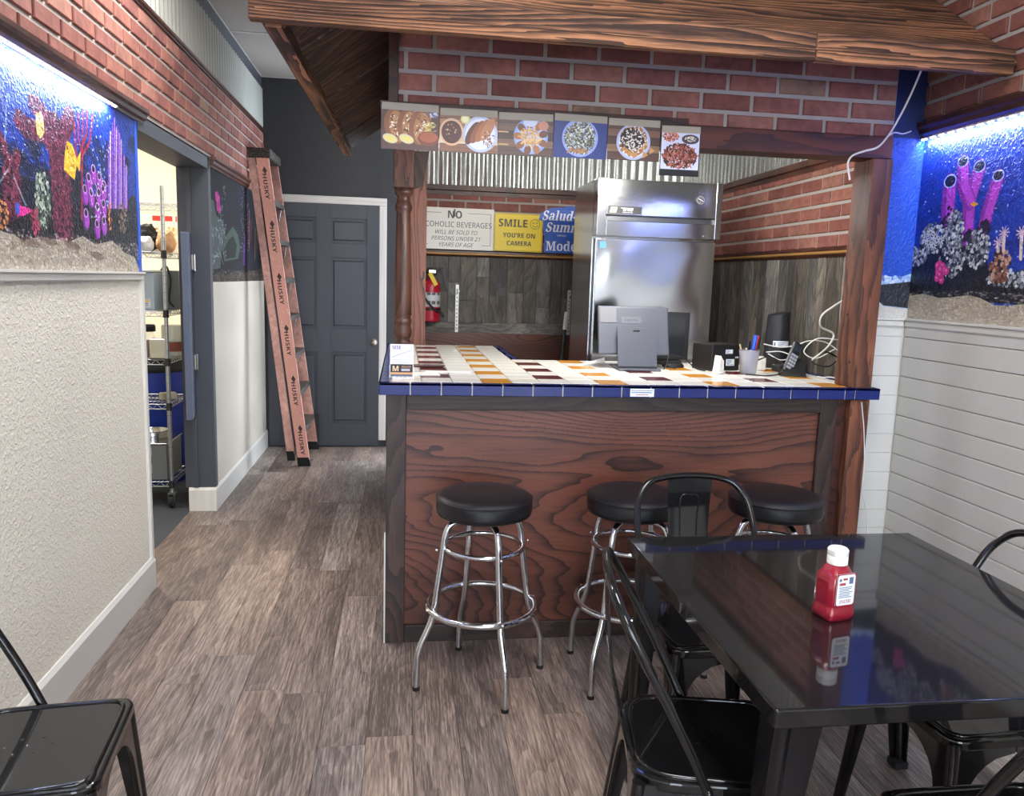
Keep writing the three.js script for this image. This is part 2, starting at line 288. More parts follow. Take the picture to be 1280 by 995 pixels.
{ // left wall
  const w = struct('wall_left', uvm(merge([box(XK, XL, -.1, YC + .02, Z1, ZF + .1), box(XK, XL, -.1, YC + .02, ZB - .1, Z2), box(XK, XL, 2.12, YC + .02, Z2, Z1)]), 'y'), M.cream, 'cream textured wall with painted reef, brick and corrugated bands', 'wall');
  // far lower panel, smoother paint with faint vertical streaks
  mesh('painted_panel', box(XL, XL + .004, .152, 1.435, ZB + .01, Z2 - .05), M.creamFlat, w);
  // mural near the door
  const zA = -0.6, P = (px, py) => { const q = onX(px, py, XL); return [-q.z, q.y]; };
  const tex = muralTex(2048, 420, -zA, -Z1, 1.485, 2.145, (x, U, Y, S) => {
    const C = (px, py) => { const [a, b] = P(px / 3.828, 90 + py / 3.828); return [U(a), Y(b)]; };
    x.fillStyle = '#12318c'; x.fillRect(0, 0, 2048, 420);
    for (let i = 0; i < 900; i++) oval(x, rnd() * 2048, rnd() * 420, rr(10, 50), rr(5, 16), ['rgba(14,40,120,.18)', 'rgba(40,96,205,.16)', 'rgba(10,24,80,.15)'][i % 3], rr(-.4, .4));
    // repeat the reef band along the whole painting, the part in view drawn from the photograph
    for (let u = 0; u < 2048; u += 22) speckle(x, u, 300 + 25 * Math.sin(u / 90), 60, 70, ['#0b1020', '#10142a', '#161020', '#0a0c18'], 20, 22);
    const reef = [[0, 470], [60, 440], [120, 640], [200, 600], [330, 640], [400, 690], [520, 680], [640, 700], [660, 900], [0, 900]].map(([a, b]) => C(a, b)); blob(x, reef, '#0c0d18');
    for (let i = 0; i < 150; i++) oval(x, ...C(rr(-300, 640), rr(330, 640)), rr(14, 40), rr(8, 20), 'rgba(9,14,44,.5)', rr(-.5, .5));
    // maroon brush corals
    for (const [pts, wd] of [[[[60, 640], [65, 560], [60, 480]], 70], [[[60, 480], [10, 320]], 26], [[[60, 480], [90, 400]], 26], [[[310, 760], [300, 600], [290, 420], [270, 300]], 110], [[[270, 320], [200, 290], [130, 270], [95, 230]], 42], [[[290, 330], [340, 220]], 60], [[[260, 340], [240, 240], [160, 150]], 44]]) {
      const q = pts.map(([a, b]) => C(a, b)), sc = Math.abs(C(100, 400)[0] - C(0, 400)[0]) / 100; lineArt(x, q, '#3a1226', wd * sc);
      for (let i = 0; i + 1 < q.length; i++) for (let k = 0; k < 60; k++) { const t = rnd(); speckle(x, q[i][0] + (q[i + 1][0] - q[i][0]) * t, q[i][1] + (q[i + 1][1] - q[i][1]) * t, wd * sc * .6, wd * sc * .55, ['#5a1a34', '#6d2440', '#2a0c1c', '#48162c', '#7d3450'], 5, 6); }
    }
    for (const [a, b, c, d] of [[40, 120, 30, 330], [0, 540, 45, 470], [70, 500, 130, 640], [278, 110, 268, 230]]) lineArt(x, [C(a, b), C(c, d)], 'rgba(190,200,205,.55)', 5);
    // red fan coral
    for (const p of [[[395, 700], [398, 400], [380, 330], [378, 200]], [[398, 420], [402, 190]], [[398, 400], [432, 340], [447, 210]], [[398, 360], [418, 300], [420, 195]], [[396, 480], [366, 380], [360, 250]]]) lineArt(x, p.map(([a, b]) => C(a, b)), '#8c1e3c', 9);
    // lavender spikes
    for (let i = 0; i < 16; i++) { const a = 520 + i * 6.2, top = 230 + Math.abs(i - 5) * 22 + rr(-20, 30); lineArt(x, [C(a, 650), C(a + rr(-4, 4), top)], ['#7a3fb4', '#a866d6', '#c9a0ea', '#5a2b96'][i % 4], 7); }
    // purple tube sponges
    for (const [a, b] of [[450, 470], [428, 510], [478, 505], [500, 545], [410, 565], [440, 580], [475, 580], [495, 560], [415, 680], [470, 650], [498, 635], [500, 715], [468, 730]]) { const [cx, cy] = C(a, b), sc = Math.abs(C(100, 400)[0] - C(0, 400)[0]) / 100; oval(x, cx, cy + 12, 24 * sc, 25, '#6a1f86'); oval(x, cx + 5, cy + 12, 17 * sc, 21, '#9a3cb4'); oval(x, cx, cy - 2, 15 * sc, 11, '#c79ad8'); oval(x, cx, cy - 2, 11 * sc, 8, '#1d1030'); }
    // grey green coral, fish
    { const [a, b] = C(212, 620); speckle(x, a, b, 38, 62, ['#5f6f62', '#8b9a8c', '#3d4a44', '#aab4a4'], 160, 6); }
    { const f = [[325, 330], [350, 350], [372, 420], [390, 380], [388, 440], [385, 480], [370, 450], [362, 520], [340, 500], [310, 470], [314, 390]].map(([a, b]) => C(a, b)); blob(x, f, '#d9ac2c'); speckle(x, ...C(342, 420), 26, 30, ['#b8861c', '#eccb60'], 40, 5); oval(x, ...C(326, 365), 4, 5, '#20180a'); }
    { const f = [[180, 195], [212, 215], [218, 290], [200, 325], [182, 300], [176, 240]].map(([a, b]) => C(a, b)); blob(x, f, '#cdb86a'); speckle(x, ...C(197, 250), 14, 26, ['#f0ead0', '#8c7a30'], 26, 4); }
    { const f = [[80, 640], [125, 645], [165, 665], [120, 690], [90, 690]].map(([a, b]) => C(a, b)); blob(x, f, '#d42a8c'); oval(x, ...C(90, 655), 9, 12, '#3b55c8'); speckle(x, ...C(175, 720), 20, 30, ['#8c2a4c', '#a83e5c'], 50, 5); }
    speckle(x, ...C(15, 680), 30, 26, ['#c07848', '#8c5030', '#d49a68'], 50, 5); speckle(x, ...C(590, 700), 40, 40, ['#6a5a48', '#8a765e', '#4a4038'], 60, 6); speckle(x, ...C(530, 690), 12, 40, ['#c86a3c', '#e09a70'], 24, 5);
    for (let i = 0; i < 90; i++) { const [a, b] = C(460 + rr(-20, 70), rr(200, 700)); oval(x, a, b, rr(1.5, 4), rr(1.5, 4), 'rgba(200,215,240,.8)'); }
    // sand
    const line = [[-700, 790], [-300, 800], [0, 760], [60, 775], [120, 805], [200, 788], [260, 800], [330, 815], [400, 785], [460, 825], [540, 808], [600, 865], [645, 885]].map(([a, b]) => C(a, b));
    blob(x, [[0, line[0][1]], ...line, [2048, 420], [0, 420]], '#9c9384');
    for (let i = 0; i < 2600; i++) oval(x, rnd() * 2048, rr(340, 420), rr(2, 8), rr(1, 4), ['rgba(190,182,166,.5)', 'rgba(120,106,92,.4)', 'rgba(214,208,194,.5)', 'rgba(90,72,64,.25)'][i % 4]);
    for (const [a, b] of [[150, 815], [235, 805], [350, 830], [470, 880]]) oval(x, ...C(a, b), 46, 9, 'rgba(80,58,52,.5)', .1);
  });
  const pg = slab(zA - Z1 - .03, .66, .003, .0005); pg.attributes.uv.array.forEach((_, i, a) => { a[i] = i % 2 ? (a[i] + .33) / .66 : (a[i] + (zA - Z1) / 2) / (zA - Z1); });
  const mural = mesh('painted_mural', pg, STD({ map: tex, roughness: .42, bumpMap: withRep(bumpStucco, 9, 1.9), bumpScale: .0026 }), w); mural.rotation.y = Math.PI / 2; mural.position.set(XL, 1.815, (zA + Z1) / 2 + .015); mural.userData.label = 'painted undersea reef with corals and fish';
  mesh('blue_tape', box(XL, XL + .005, 1.485, 2.145, Z1 - .0, Z1 + .03), STD({ color: 0x1f55c4, roughness: .5 }), w);
  // far mural, darker
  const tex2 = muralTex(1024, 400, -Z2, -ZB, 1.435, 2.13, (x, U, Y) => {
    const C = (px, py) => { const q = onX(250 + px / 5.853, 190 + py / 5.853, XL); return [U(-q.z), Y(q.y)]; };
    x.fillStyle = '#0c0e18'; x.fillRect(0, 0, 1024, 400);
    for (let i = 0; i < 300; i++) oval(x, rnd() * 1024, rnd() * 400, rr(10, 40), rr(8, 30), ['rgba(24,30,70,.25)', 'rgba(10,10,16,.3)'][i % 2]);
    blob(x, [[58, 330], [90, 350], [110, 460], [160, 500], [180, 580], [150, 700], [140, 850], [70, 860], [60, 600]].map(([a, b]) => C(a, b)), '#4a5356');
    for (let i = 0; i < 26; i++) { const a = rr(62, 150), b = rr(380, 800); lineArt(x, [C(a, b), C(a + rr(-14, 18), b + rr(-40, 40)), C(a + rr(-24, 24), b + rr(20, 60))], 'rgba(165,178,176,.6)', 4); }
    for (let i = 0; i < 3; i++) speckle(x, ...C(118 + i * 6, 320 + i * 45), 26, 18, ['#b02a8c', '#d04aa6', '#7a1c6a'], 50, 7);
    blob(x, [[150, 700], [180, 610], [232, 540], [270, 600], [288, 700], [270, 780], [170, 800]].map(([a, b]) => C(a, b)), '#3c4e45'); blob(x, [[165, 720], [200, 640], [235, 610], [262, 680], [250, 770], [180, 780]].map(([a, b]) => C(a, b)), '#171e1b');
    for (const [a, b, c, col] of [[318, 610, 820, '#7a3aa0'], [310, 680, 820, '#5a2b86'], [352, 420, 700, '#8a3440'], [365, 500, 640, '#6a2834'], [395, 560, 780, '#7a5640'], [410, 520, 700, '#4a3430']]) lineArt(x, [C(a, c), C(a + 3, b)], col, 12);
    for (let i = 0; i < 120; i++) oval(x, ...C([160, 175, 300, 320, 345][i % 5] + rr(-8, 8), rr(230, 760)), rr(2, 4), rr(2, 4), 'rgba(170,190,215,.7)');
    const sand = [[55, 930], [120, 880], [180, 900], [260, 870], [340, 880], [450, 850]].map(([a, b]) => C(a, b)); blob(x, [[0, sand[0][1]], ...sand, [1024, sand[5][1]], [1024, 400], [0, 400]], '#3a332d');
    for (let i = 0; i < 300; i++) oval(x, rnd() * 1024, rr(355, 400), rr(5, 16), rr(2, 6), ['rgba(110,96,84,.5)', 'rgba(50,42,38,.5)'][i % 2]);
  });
  const L2 = Z2 - ZB, pg2 = slab(L2 - .06, .69, .003, .0005); pg2.attributes.uv.array.forEach((_, i, a) => { a[i] = i % 2 ? (a[i] + .345) / .69 : (a[i] + L2 / 2) / L2; });
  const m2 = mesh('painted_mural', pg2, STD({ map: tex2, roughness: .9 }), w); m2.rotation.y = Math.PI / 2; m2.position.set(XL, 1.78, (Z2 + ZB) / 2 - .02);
  // brick band
  mesh('mortar_panel', box(XL, XL + .012, 2.17, 2.645, ZB + .002, 2.0), M.mortar, w);
  bricks(w, -2.0, -ZB - .01, 2.19, 2.64, 2.185, 2.691, (u, v) => V(XL + .012, v, -u), Math.PI / 2);
  mesh('mortar_panel', box(XL, XL + .012, 2.122, 2.17, ZB + .002, -6.25), M.mortar, w);
  bricks(w, 6.26, -ZB - .01, 2.124, 2.184, 2.1095, 2.691 + .10425, (u, v) => V(XL + .012, v, -u), Math.PI / 2);
  mesh('picture_rail', uvm(molding(crown, [XL, 2.14, 2.0], [XL, 2.14, Z1 - .06], [1, 0, 0]), 'z'), M.molding, w);
  mesh('picture_rail', uvm(molding(crown, [XL, 2.125, Z2 - .06], [XL, 2.125, -6.25], [1, 0, 0]), 'z'), M.molding, w);
  mesh('brick_cap_molding', uvm(molding(rail, [XL + .004, 2.64, 2.0], [XL + .004, 2.64, ZB + .001], [1, 0, 0]), 'z'), M.molding, w);
  const cs = mesh('corrugated_sheet', corrugated(2.0 - ZB - .01, .31, .068, .011), M.corrPainted, w); cs.rotation.y = Math.PI / 2; cs.position.set(XL, 2.83, (2.0 + ZB) / 2);
  mesh('ceiling_band', box(XL, XL + .006, 2.975, YC + .02, ZB + .001, 2.0), M.slate, w);
  mesh('wall_cap', molding(capProf, [XL, 1.452, 2.0], [XL, 1.452, Z1 + .012], [1, 0, 0]), M.white, w);
  mesh('corner_trim', box(XL, XL + .012, .15, 1.452, Z1 + .002, Z1 + .03), M.white, w);
}
const bb1 = struct('baseboard_left', molding(baseProf, [XL, 0, 2.5], [XL, 0, Z1 + .0], [1, 0, 0]), M.white, 'white baseboard under the cream textured wall', 'baseboard');
struct('baseboard_corner', merge([molding(baseProf, [XL, 0, Z2 - .0], [XL, 0, ZB + .001], [1, 0, 0]), molding(baseProf, [XK, 0, Z2], [XL + .016, 0, Z2], [0, 0, 1])]), M.white, 'white baseboard wrapping the wall end beyond the doorway', 'baseboard');
{ // dark doorway frame to the kitchen
  const f = struct('trim_1', merge([box(XK - .02, XL + .012, 2.105, 2.178, Z2 - .02, Z1 - .0), box(XK - .02, XL + .012, .152, 2.178, Z2 - .055, Z2 + .004)]), M.slate, 'dark slate door frame around the kitchen doorway', 'door frame');
  mesh('jamb', box(XK - .02, XL - .0, .0, 2.105, Z1 - .012, Z1), M.slate, f);
  mesh('stop', box(XK + .03, XK + .06, .152, 2.105, Z2 + .004, Z2 + .016), M.slate, f);
}
{ // half-height swinging leaf in the kitchen doorway
  const d = new THREE.Group(); d.name = 'door_1'; d.position.set(-1.275, .62, -5.03); scene.add(d); d.userData = { kind: 'structure', label: 'narrow slate blue half door leaf hinged in the kitchen doorway', category: 'door' };
  mesh('leaf', box(-.018, .018, 0, 1.1, 0, .2, .004), STD({ color: 0x4d566c, roughness: .5 }), d);
  for (const y of [.93, .33]) { const h = mesh('hinge', box(.018, .03, y - .045, y + .045, -.005, .06, .003), STD({ color: 0x9a9088, metalness: .7, roughness: .4 }), d); mesh('hinge_pin', rod([.034, y - .05, .02], [.034, y + .05, .02], .006), M.steel, h); }
  d.rotation.y = .12;
}
{ // back wall with door
  const w = struct('wall_back', box(XL - .15, .12, -.1, YC + .02, ZB - .12, ZB), M.wallDark, 'dark charcoal end wall of the corridor', 'wall');
  const d = new THREE.Group(); d.name = 'door_2'; d.position.set(-.673, .012, ZB); scene.add(d); d.userData = { kind: 'structure', label: 'charcoal six panel door with a satin knob', category: 'door' };
  mesh('door_slab', box(-.466, .466, 0, 2.08, 0, .012), M.slateDoor, d);
  const stile = (a, b, c, e) => mesh('stile', box(a, b, c, e, .012, .026, .002), M.slateDoor, d);
  stile(-.466, -.365, 0, 2.08); stile(-.058, .058, 0, 2.08); stile(.365, .466, 0, 2.08);
  for (const [a, b] of [[0, .2], [.83, 1.03], [1.637, 1.755], [1.966, 2.08]]) for (const s of [-1, 1]) mesh('rail', box(s < 0 ? -.365 : .058, s < 0 ? -.058 : .365, a, b, .012, .026, .002), M.slateDoor, d);
  for (const s of [-1, 1]) for (const [a, b] of [[.2, .83], [1.03, 1.637], [1.755, 1.966]]) { const g = slab(.307 - .05, b - a - .05, .011, .009); const p = mesh('panel', g, M.slateDoor, d); p.position.set(s * .2115, (a + b) / 2, .012); }
  const k = mesh('door_knob', lathe([[0, .06], [.018, .058], [.027, .045], [.024, .032], [.011, .024], [.011, .006], [.03, .005], [.03, 0]], 24).rotateX(Math.PI / 2), STD({ color: 0xa09890, metalness: 1, roughness: .3 }), d); k.position.set(.425, .92, .026);
  const t = struct('trim_2', merge([box(-1.15, -.142, 2.094, 2.158, ZB, ZB + .018, .004), box(-.204, -.142, .06, 2.0945, ZB, ZB + .018, .004)]), M.white, 'white casing around the charcoal panel door', 'door casing');
  struct('baseboard_back', box(-.14, .1, 0, .1, ZB, ZB + .014), M.slate, 'dark baseboard right of the charcoal door', 'baseboard');
}
{ // right wall: shiplap, reef mural, brick; behind the bar grey boards, brick and corrugated metal
  const w = struct('wall_right', box(XR, XR + .15, -.1, YC + .02, ZBAR - .1, ZF + .1), STD({ color: 0x8c8880, roughness: .8 }), 'white shiplap wall with painted reef and brick above', 'wall');
  const ZR = -3.215;
  for (let y = .0, k = 0; y < 1.355; y += .0872, k++) { const h = Math.min(.0845, 1.357 - y); const g = slab(2.5 - ZR, h, .008, .003); const m = mesh('shiplap_board', g, M.shiplap, w); m.rotation.y = -Math.PI / 2; m.position.set(XR, y + h / 2, (2.5 + ZR) / 2); }
  mesh('wall_cap', molding(capProf, [XR, 1.352, ZR], [XR, 1.352, 2.5], [-1, 0, 0]), M.white, w);
  const zN = -.6;
  const tex = muralTex(2048, 600, 0, zN - ZR, 1.385, 2.145, (x, U, Y) => {
    const C = (px, py) => { const q = onX(1130 + px / 3.98, 150 + py / 3.98, XR); return [U(q.z - ZR), Y(q.y)]; };
    x.fillStyle = '#152f96'; x.fillRect(0, 0, 2048, 600);
    for (let i = 0; i < 900; i++) oval(x, rnd() * 2048, rnd() * 500, rr(10, 60), rr(6, 20), ['rgba(12,26,90,.2)', 'rgba(34,80,190,.16)', 'rgba(14,30,110,.2)'][i % 3]);
    for (let i = 0; i < 260; i++) oval(x, rnd() * 2048, rr(0, 480), rr(2, 5), rr(2, 5), 'rgba(190,205,240,.7)');
    for (const [pts, wd] of [[[[225, 520], [222, 450], [232, 315]], 56], [[[318, 640], [322, 480], [330, 400], [378, 240]], 48], [[[330, 410], [300, 330], [296, 215]], 46], [[[395, 560], [420, 450], [472, 285]], 44]]) tubeSponge(x, pts.map(([a, b]) => C(a, b)), wd * 1.15, ['#7a2890', '#a83fb6']);
    for (const [a, b, r] of [[225, 520, 60], [318, 630, 50], [395, 570, 50]]) speckle(x, ...C(a, b), r * .6, r, ['#201428', '#2a1a34'], 60, 9);
    const reef = [[-40, 680], [60, 660], [100, 600], [150, 590], [190, 640], [230, 560], [265, 470], [290, 560], [300, 660], [340, 590], [380, 580], [410, 640], [420, 740], [460, 680], [500, 670], [520, 760], [600, 750], [900, 740], [1500, 700], [1500, 920], [600, 920], [-40, 880]].map(([a, b]) => C(a, b)); blob(x, reef, '#14161f');
    for (const [a, b, rx, ry] of [[145, 590, 60, 50], [250, 560, 44, 70], [370, 640, 50, 60], [60, 680, 60, 30], [560, 790, 120, 24], [900, 780, 160, 40], [240, 690, 60, 60]]) speckle(x, ...C(a, b), rx, ry, ['#7f868c', '#a8aeb4', '#565c66', '#343842', '#c4c8cc'], 200, 7);
    for (const [a, b] of [[110, 590], [135, 560], [160, 580], [150, 625], [185, 600], [125, 610]]) { const [cx, cy] = C(a, b); for (let k = 0; k < 9; k++) lineArt(x, [[cx, cy], [cx + Math.cos(k * .7) * 16, cy + Math.sin(k * .7) * 16]], '#c8ccd0', 4); oval(x, cx, cy, 4, 4, '#5a4a48'); }
    speckle(x, ...C(480, 730), 40, 50, ['#6a3c30', '#8a5844', '#3a2420', '#b08a78'], 90, 9);
    for (const [a, b, c] of [[470, 650, 610], [498, 650, 560], [585, 690, 560]]) { lineArt(x, [C(a, b), C(a + 4, c)], '#c8b8b4', 12); const [cx, cy] = C(a + 4, c); for (let k = 0; k < 9; k++) lineArt(x, [[cx, cy], [cx + Math.cos(k * .7) * 20, cy + Math.sin(k * .7) * 18]], '#c9a8b8', 4); }
    for (let i = 0; i < 20; i++) { const t = rnd() * 6.3, q = Math.sqrt(rnd()); const [cx, cy] = C(186 + Math.cos(t) * 30 * q, 757 + Math.sin(t) * 40 * q); oval(x, cx, cy, 13, 13, '#c0307a'); oval(x, cx - 2, cy - 2, 6, 6, '#e468a4'); }
    blob(x, [[332, 420], [350, 405], [375, 418], [352, 432]].map(([a, b]) => C(a, b)), '#d99a2c');
    const sand = [[-60, 870], [20, 875], [100, 865], [180, 885], [260, 880], [320, 870], [380, 885], [450, 920], [520, 925], [600, 915], [900, 900], [1400, 880]].map(([a, b]) => C(a, b));
    blob(x, [[0, sand[0][1]], ...sand, [2048, sand[11][1]], [2048, 600], [0, 600]], '#a69c8a');
    for (let i = 0; i < 1800; i++) oval(x, rnd() * 2048, rr(500, 600), rr(3, 12), rr(1, 4), ['rgba(196,186,168,.4)', 'rgba(120,104,88,.3)', 'rgba(214,206,190,.4)'][i % 3]);
  });
  const pg = slab(zN - ZR, .76, .003, .0005); pg.attributes.uv.array.forEach((_, i, a) => { a[i] = i % 2 ? (a[i] + .38) / .76 : (a[i] + (zN - ZR) / 2) / (zN - ZR); });
  const mu = mesh('painted_mural', pg, STD({ map: tex, roughness: .4, bumpMap: withRep(bumpStucco, 7.5, 2.1), bumpScale: .0026 }), w); mu.rotation.y = -Math.PI / 2; mu.position.set(XR, 1.765, (zN + ZR) / 2); mu.userData.label = 'painted undersea reef with tall pink tube sponges';
  mesh('mortar_panel', box(XR - .012, XR, 2.2, YC, ZR, 2.0), M.mortar, w);
  bricks(w, .6, -ZR, 2.215, YC - .02, 2.2165, -.03, (u, v) => V(XR - .012, v, -u), -Math.PI / 2);
  mesh('picture_rail', uvm(molding([[0, 0], [.014, 0], [.02, .012], [.034, .02], [.038, .036], [.05, .046], [.05, .066], [0, .07]], [XR, 2.145, ZR], [XR, 2.145, 2.0], [-1, 0, 0]), 'z'), M.molding, w);
  // inside the bar
  let z = -3.3, k = 0;
  while (z > ZBAR + .02) { const wd = [.1, .14, .09, .12, .16, .08][k % 6], b = Math.max(z - wd, ZBAR), g = uvm(slab(z - b - .002, .76, .01 + (k % 3) * .002, .0015), 'y', .8, 1.5, rnd() * 3, rnd() * 3); const m = mesh('grey_board', g, M.grey[(k * 3 + (k >> 1)) % 5], w); m.rotation.y = -Math.PI / 2; m.position.set(XR, 1.3, (z + b) / 2); z = b; k++; }
  mesh('mortar_panel', box(XR - .012, XR, 1.69, 2.2, ZBAR, -3.3), M.mortar, w);
  bricks(w, 3.3, -ZBAR, 1.72, 2.13, 1.713, 3.4, (u, v) => V(XR - .012, v, -u), -Math.PI / 2);
  mesh('ledge_molding', uvm(molding([[0, 0], [.022, 0], [.03, .014], [.03, .04], [.018, .05], [0, .05]], [XR, 1.67, ZBAR], [XR, 1.67, -3.3], [-1, 0, 0]), 'z'), M.molding, w);
  mesh('rope_strip', rod([XR - .031, 1.692, ZBAR], [XR - .031, 1.692, -3.3], .008), M.gold, w);
  mesh('brick_cap_molding', uvm(molding([[0, 0], [.016, 0], [.02, .03], [.036, .036], [.036, .07], [0, .076]], [XR, 2.125, ZBAR], [XR, 2.125, -3.3], [-1, 0, 0]), 'z'), M.molding, w);
  const cs = mesh('corrugated_sheet', corrugated(-3.3 - ZBAR, .87), M.corr, w); cs.rotation.y = -Math.PI / 2; cs.position.set(XR, 2.635, (-3.3 + ZBAR) / 2);
}
{ // short wall return between the column and the right wall
  const w = struct('wall_return', box(1.976, XR, -.1, YC + .02, -3.3, -3.215), M.shiplap, 'narrow white and blue wall return beside the bar column', 'wall');
  for (let y = 0; y < 1.355; y += .0872) { const h = Math.min(.0862, 1.357 - y), g = slab(.205, h, .006, .0015); const m = mesh('shiplap_board', g, M.shiplap, w); m.position.set(2.084, y + h / 2, -3.215); }
  mesh('wall_cap', molding(capProf, [1.98, 1.352, -3.215], [XR - .024, 1.352, -3.215], [0, 0, 1]), M.white, w);
  const tex = canvas(128, 512, (x) => { x.fillStyle = '#1c48b4'; x.fillRect(0, 0, 128, 512); blob(x, [[0, 420], [40, 396], [80, 400], [128, 380], [128, 512], [0, 512]], '#8aa4cc'); speckle(x, 60, 410, 70, 18, ['#9cb4dc', '#5a7ab8', '#c4d2ea'], 90, 7); blob(x, [[0, 424], [50, 416], [128, 404], [128, 482], [60, 476], [30, 450], [0, 444]], '#20242e'); blob(x, [[0, 446], [30, 452], [60, 478], [128, 484], [128, 512], [0, 512]], '#bdb8b0'); });
  const pg = slab(.22, .76, .003, .0005); pg.attributes.uv.array.forEach((_, i, a) => { a[i] = i % 2 ? (a[i] + .38) / .76 : (a[i] + .11) / .22; });
  const mu = mesh('painted_mural', pg, STD({ map: tex, roughness: .45, bumpMap: withRep(bumpStucco, .6, 2.1), bumpScale: .0026 }), w); mu.position.set(2.087, 1.768, -3.215);
  mesh('navy_panel', box(1.976, XR - .012, 2.148, YC, -3.215, -3.212), STD({ color: 0x1b2c62, roughness: .6 }), w);
}
{ // back wall of the bar
  const w = struct('wall_bar', box(-.02, XR + .15, -.1, YC + .02, ZBAR - .12, ZBAR), M.mortar, 'rear wall behind the bar with grey boards and brick', 'wall');
  mesh('wood_panel', uvm(box(0, XR - .02, 0, 1.085, ZBAR, ZBAR + .012), 'x', .5, .9), M.bar, w);
  mesh('grey_board', uvm(box(0, .62, 1.085, 1.165, ZBAR, ZBAR + .012), 'x'), M.grey[1], w); mesh('grey_board', uvm(box(.622, 1.5, 1.085, 1.165, ZBAR, ZBAR + .012), 'x', 1, 1, .4, .3), M.grey[0], w); mesh('grey_board', uvm(box(1.502, 2.18, 1.085, 1.165, ZBAR, ZBAR + .012), 'x', 1, 1, .1, .7), M.grey[4], w);
  let x = 0, k = 0;
  while (x < XR - .03) {
    const wd = [.13, .1, .115, .09, .13, .1, .14][k % 7], b = Math.min(x + wd, XR - .01), cut = rr(1.25, 1.6);
    for (const [a, c] of [[1.167, cut], [cut + .002, 1.675]]) { const g = uvm(slab(b - x - .002, c - a, .01 + rnd() * .006, .0015), 'y', .9, 1.6, rnd() * 3, rnd() * 3); const m = mesh('grey_board', g, M.grey[Math.floor(rnd() * 5)], w); m.position.set((x + b) / 2, (a + c) / 2, ZBAR); }
    x = b; k++;
  }
  bricks(w, 0, XR - .015, 1.725, 2.14, 1.713, .06, (u, v) => V(u, v, ZBAR), 0);
  mesh('ledge_molding', uvm(molding([[0, 0], [.03, 0], [.045, .014], [.045, .042], [.03, .05], [0, .05]], [0, 1.67, ZBAR], [XR - .01, 1.67, ZBAR], [0, 0, 1]), 'x'), M.molding, w);
  mesh('rope_strip', rod([0, 1.69, ZBAR + .046], [XR - .01, 1.69, ZBAR + .046], .008), M.gold, w);
  mesh('brick_cap_molding', uvm(molding([[0, 0], [.016, 0], [.02, .03], [.036, .036], [.036, .07], [0, .076]], [0, 2.13, ZBAR], [XR - .01, 2.13, ZBAR], [0, 0, 1]), 'x'), M.molding, w);
  const cs = mesh('corrugated_sheet', corrugated(XR - .02, .87), M.corr, w); cs.position.set((XR - .02) / 2, 2.64, ZBAR);
}
{ // front wall with shop windows, behind the camera
  const w = struct('wall_front', merge([box(XL - .15, XR + .15, -.1, .35, ZF, ZF + .12), box(XL - .15, XR + .15, 2.7, YC + .02, ZF, ZF + .12), box(XL - .15, XL + .12, .35, 2.7, ZF, ZF + .12), box(XR - .12, XR + .15, .35, 2.7, ZF, ZF + .12), box(.45, .57, .35, 2.7, ZF, ZF + .12)]), M.white, 'shop front wall with two large windows', 'wall');
  [[XL + .12, .45], [.57, XR - .12]].forEach(([a, b], i) => {
    const g = struct('window_' + (i + 1), merge([box(a, b, .35, .4, ZF + .03, ZF + .09), box(a, b, 2.65, 2.7, ZF + .03, ZF + .09), box(a, a + .05, .4, 2.65, ZF + .03, ZF + .09), box(b - .05, b, .4, 2.65, ZF + .03, ZF + .09)]), M.slate, 'tall shop window beside the entrance', 'window');
    mesh('pane', box(a + .05, b - .05, .4, 2.65, ZF + .056, ZF + .062), PHY({ color: 0xffffff, roughness: 0, transmission: 1, thickness: 0, ior: 1.5 }), g);
  });
  const p = struct('ground', box(-14, 14, -.3, -.14, ZF + .13, 22), STD({ color: 0x8d8a85, roughness: .9 }), 'grey pavement outside the shop windows', 'pavement');
}
// ceiling light panels
function troffer(x, z, w, d, label, power = TROFFER) {
  const t = thing('ceiling_light', label, 'ceiling light', [x, YC + .004, z], 0, 'ceiling light panels');
  mesh('frame', merge([box(-w / 2 - .03, w / 2 + .03, -.006, .014, -d / 2 - .03, -d / 2), box(-w / 2 - .03, w / 2 + .03, -.006, .014, d / 2, d / 2 + .03), box(-w / 2 - .03, -w / 2, -.006, .014, -d / 2, d / 2), box(w / 2, w / 2 + .03, -.006, .014, -d / 2, d / 2)]), M.white, t);
  mesh('diffuser', box(-w / 2, w / 2, 0, .012, -d / 2, d / 2), STD({ color: 0xffffff, emissive: 0xfff9f2, emissiveIntensity: 2.5 }), t);
  areaLight(w, d, 0xfffdfa, power, [x, YC - .008, z], [x, 0, z + .0001]);
}
troffer(-.56, -3.35, .58, 1.16, 'square lit ceiling panel over the corridor beside the brick wall');
troffer(.66, -1.3, .58, 1.16, 'lit ceiling panel over the dining table');
troffer(.66, 1.3, .58, 1.16, 'lit ceiling panel beside the shop windows');
{ // batten lamp on the inner side of the header
  const t = thing('batten_lamp', 'short batten lamp mounted inside the bar behind the brick header', 'lamp', [1.0, 2.115, -3.225]);
  mesh('housing', box(-.3, .3, -.03, .03, -.02, .0, .004), M.white, t);
  mesh('diffuser', box(-.29, .29, -.025, .025, -.034, -.02, .004), STD({ color: 0xffffff, emissive: 0xfff9f0, emissiveIntensity: 12 }), t);
  areaLight(.58, .05, 0xfffaf2, BARLIGHT, [1.0, 2.115, -3.262], [1.0, 1.75, -4.2]);
}
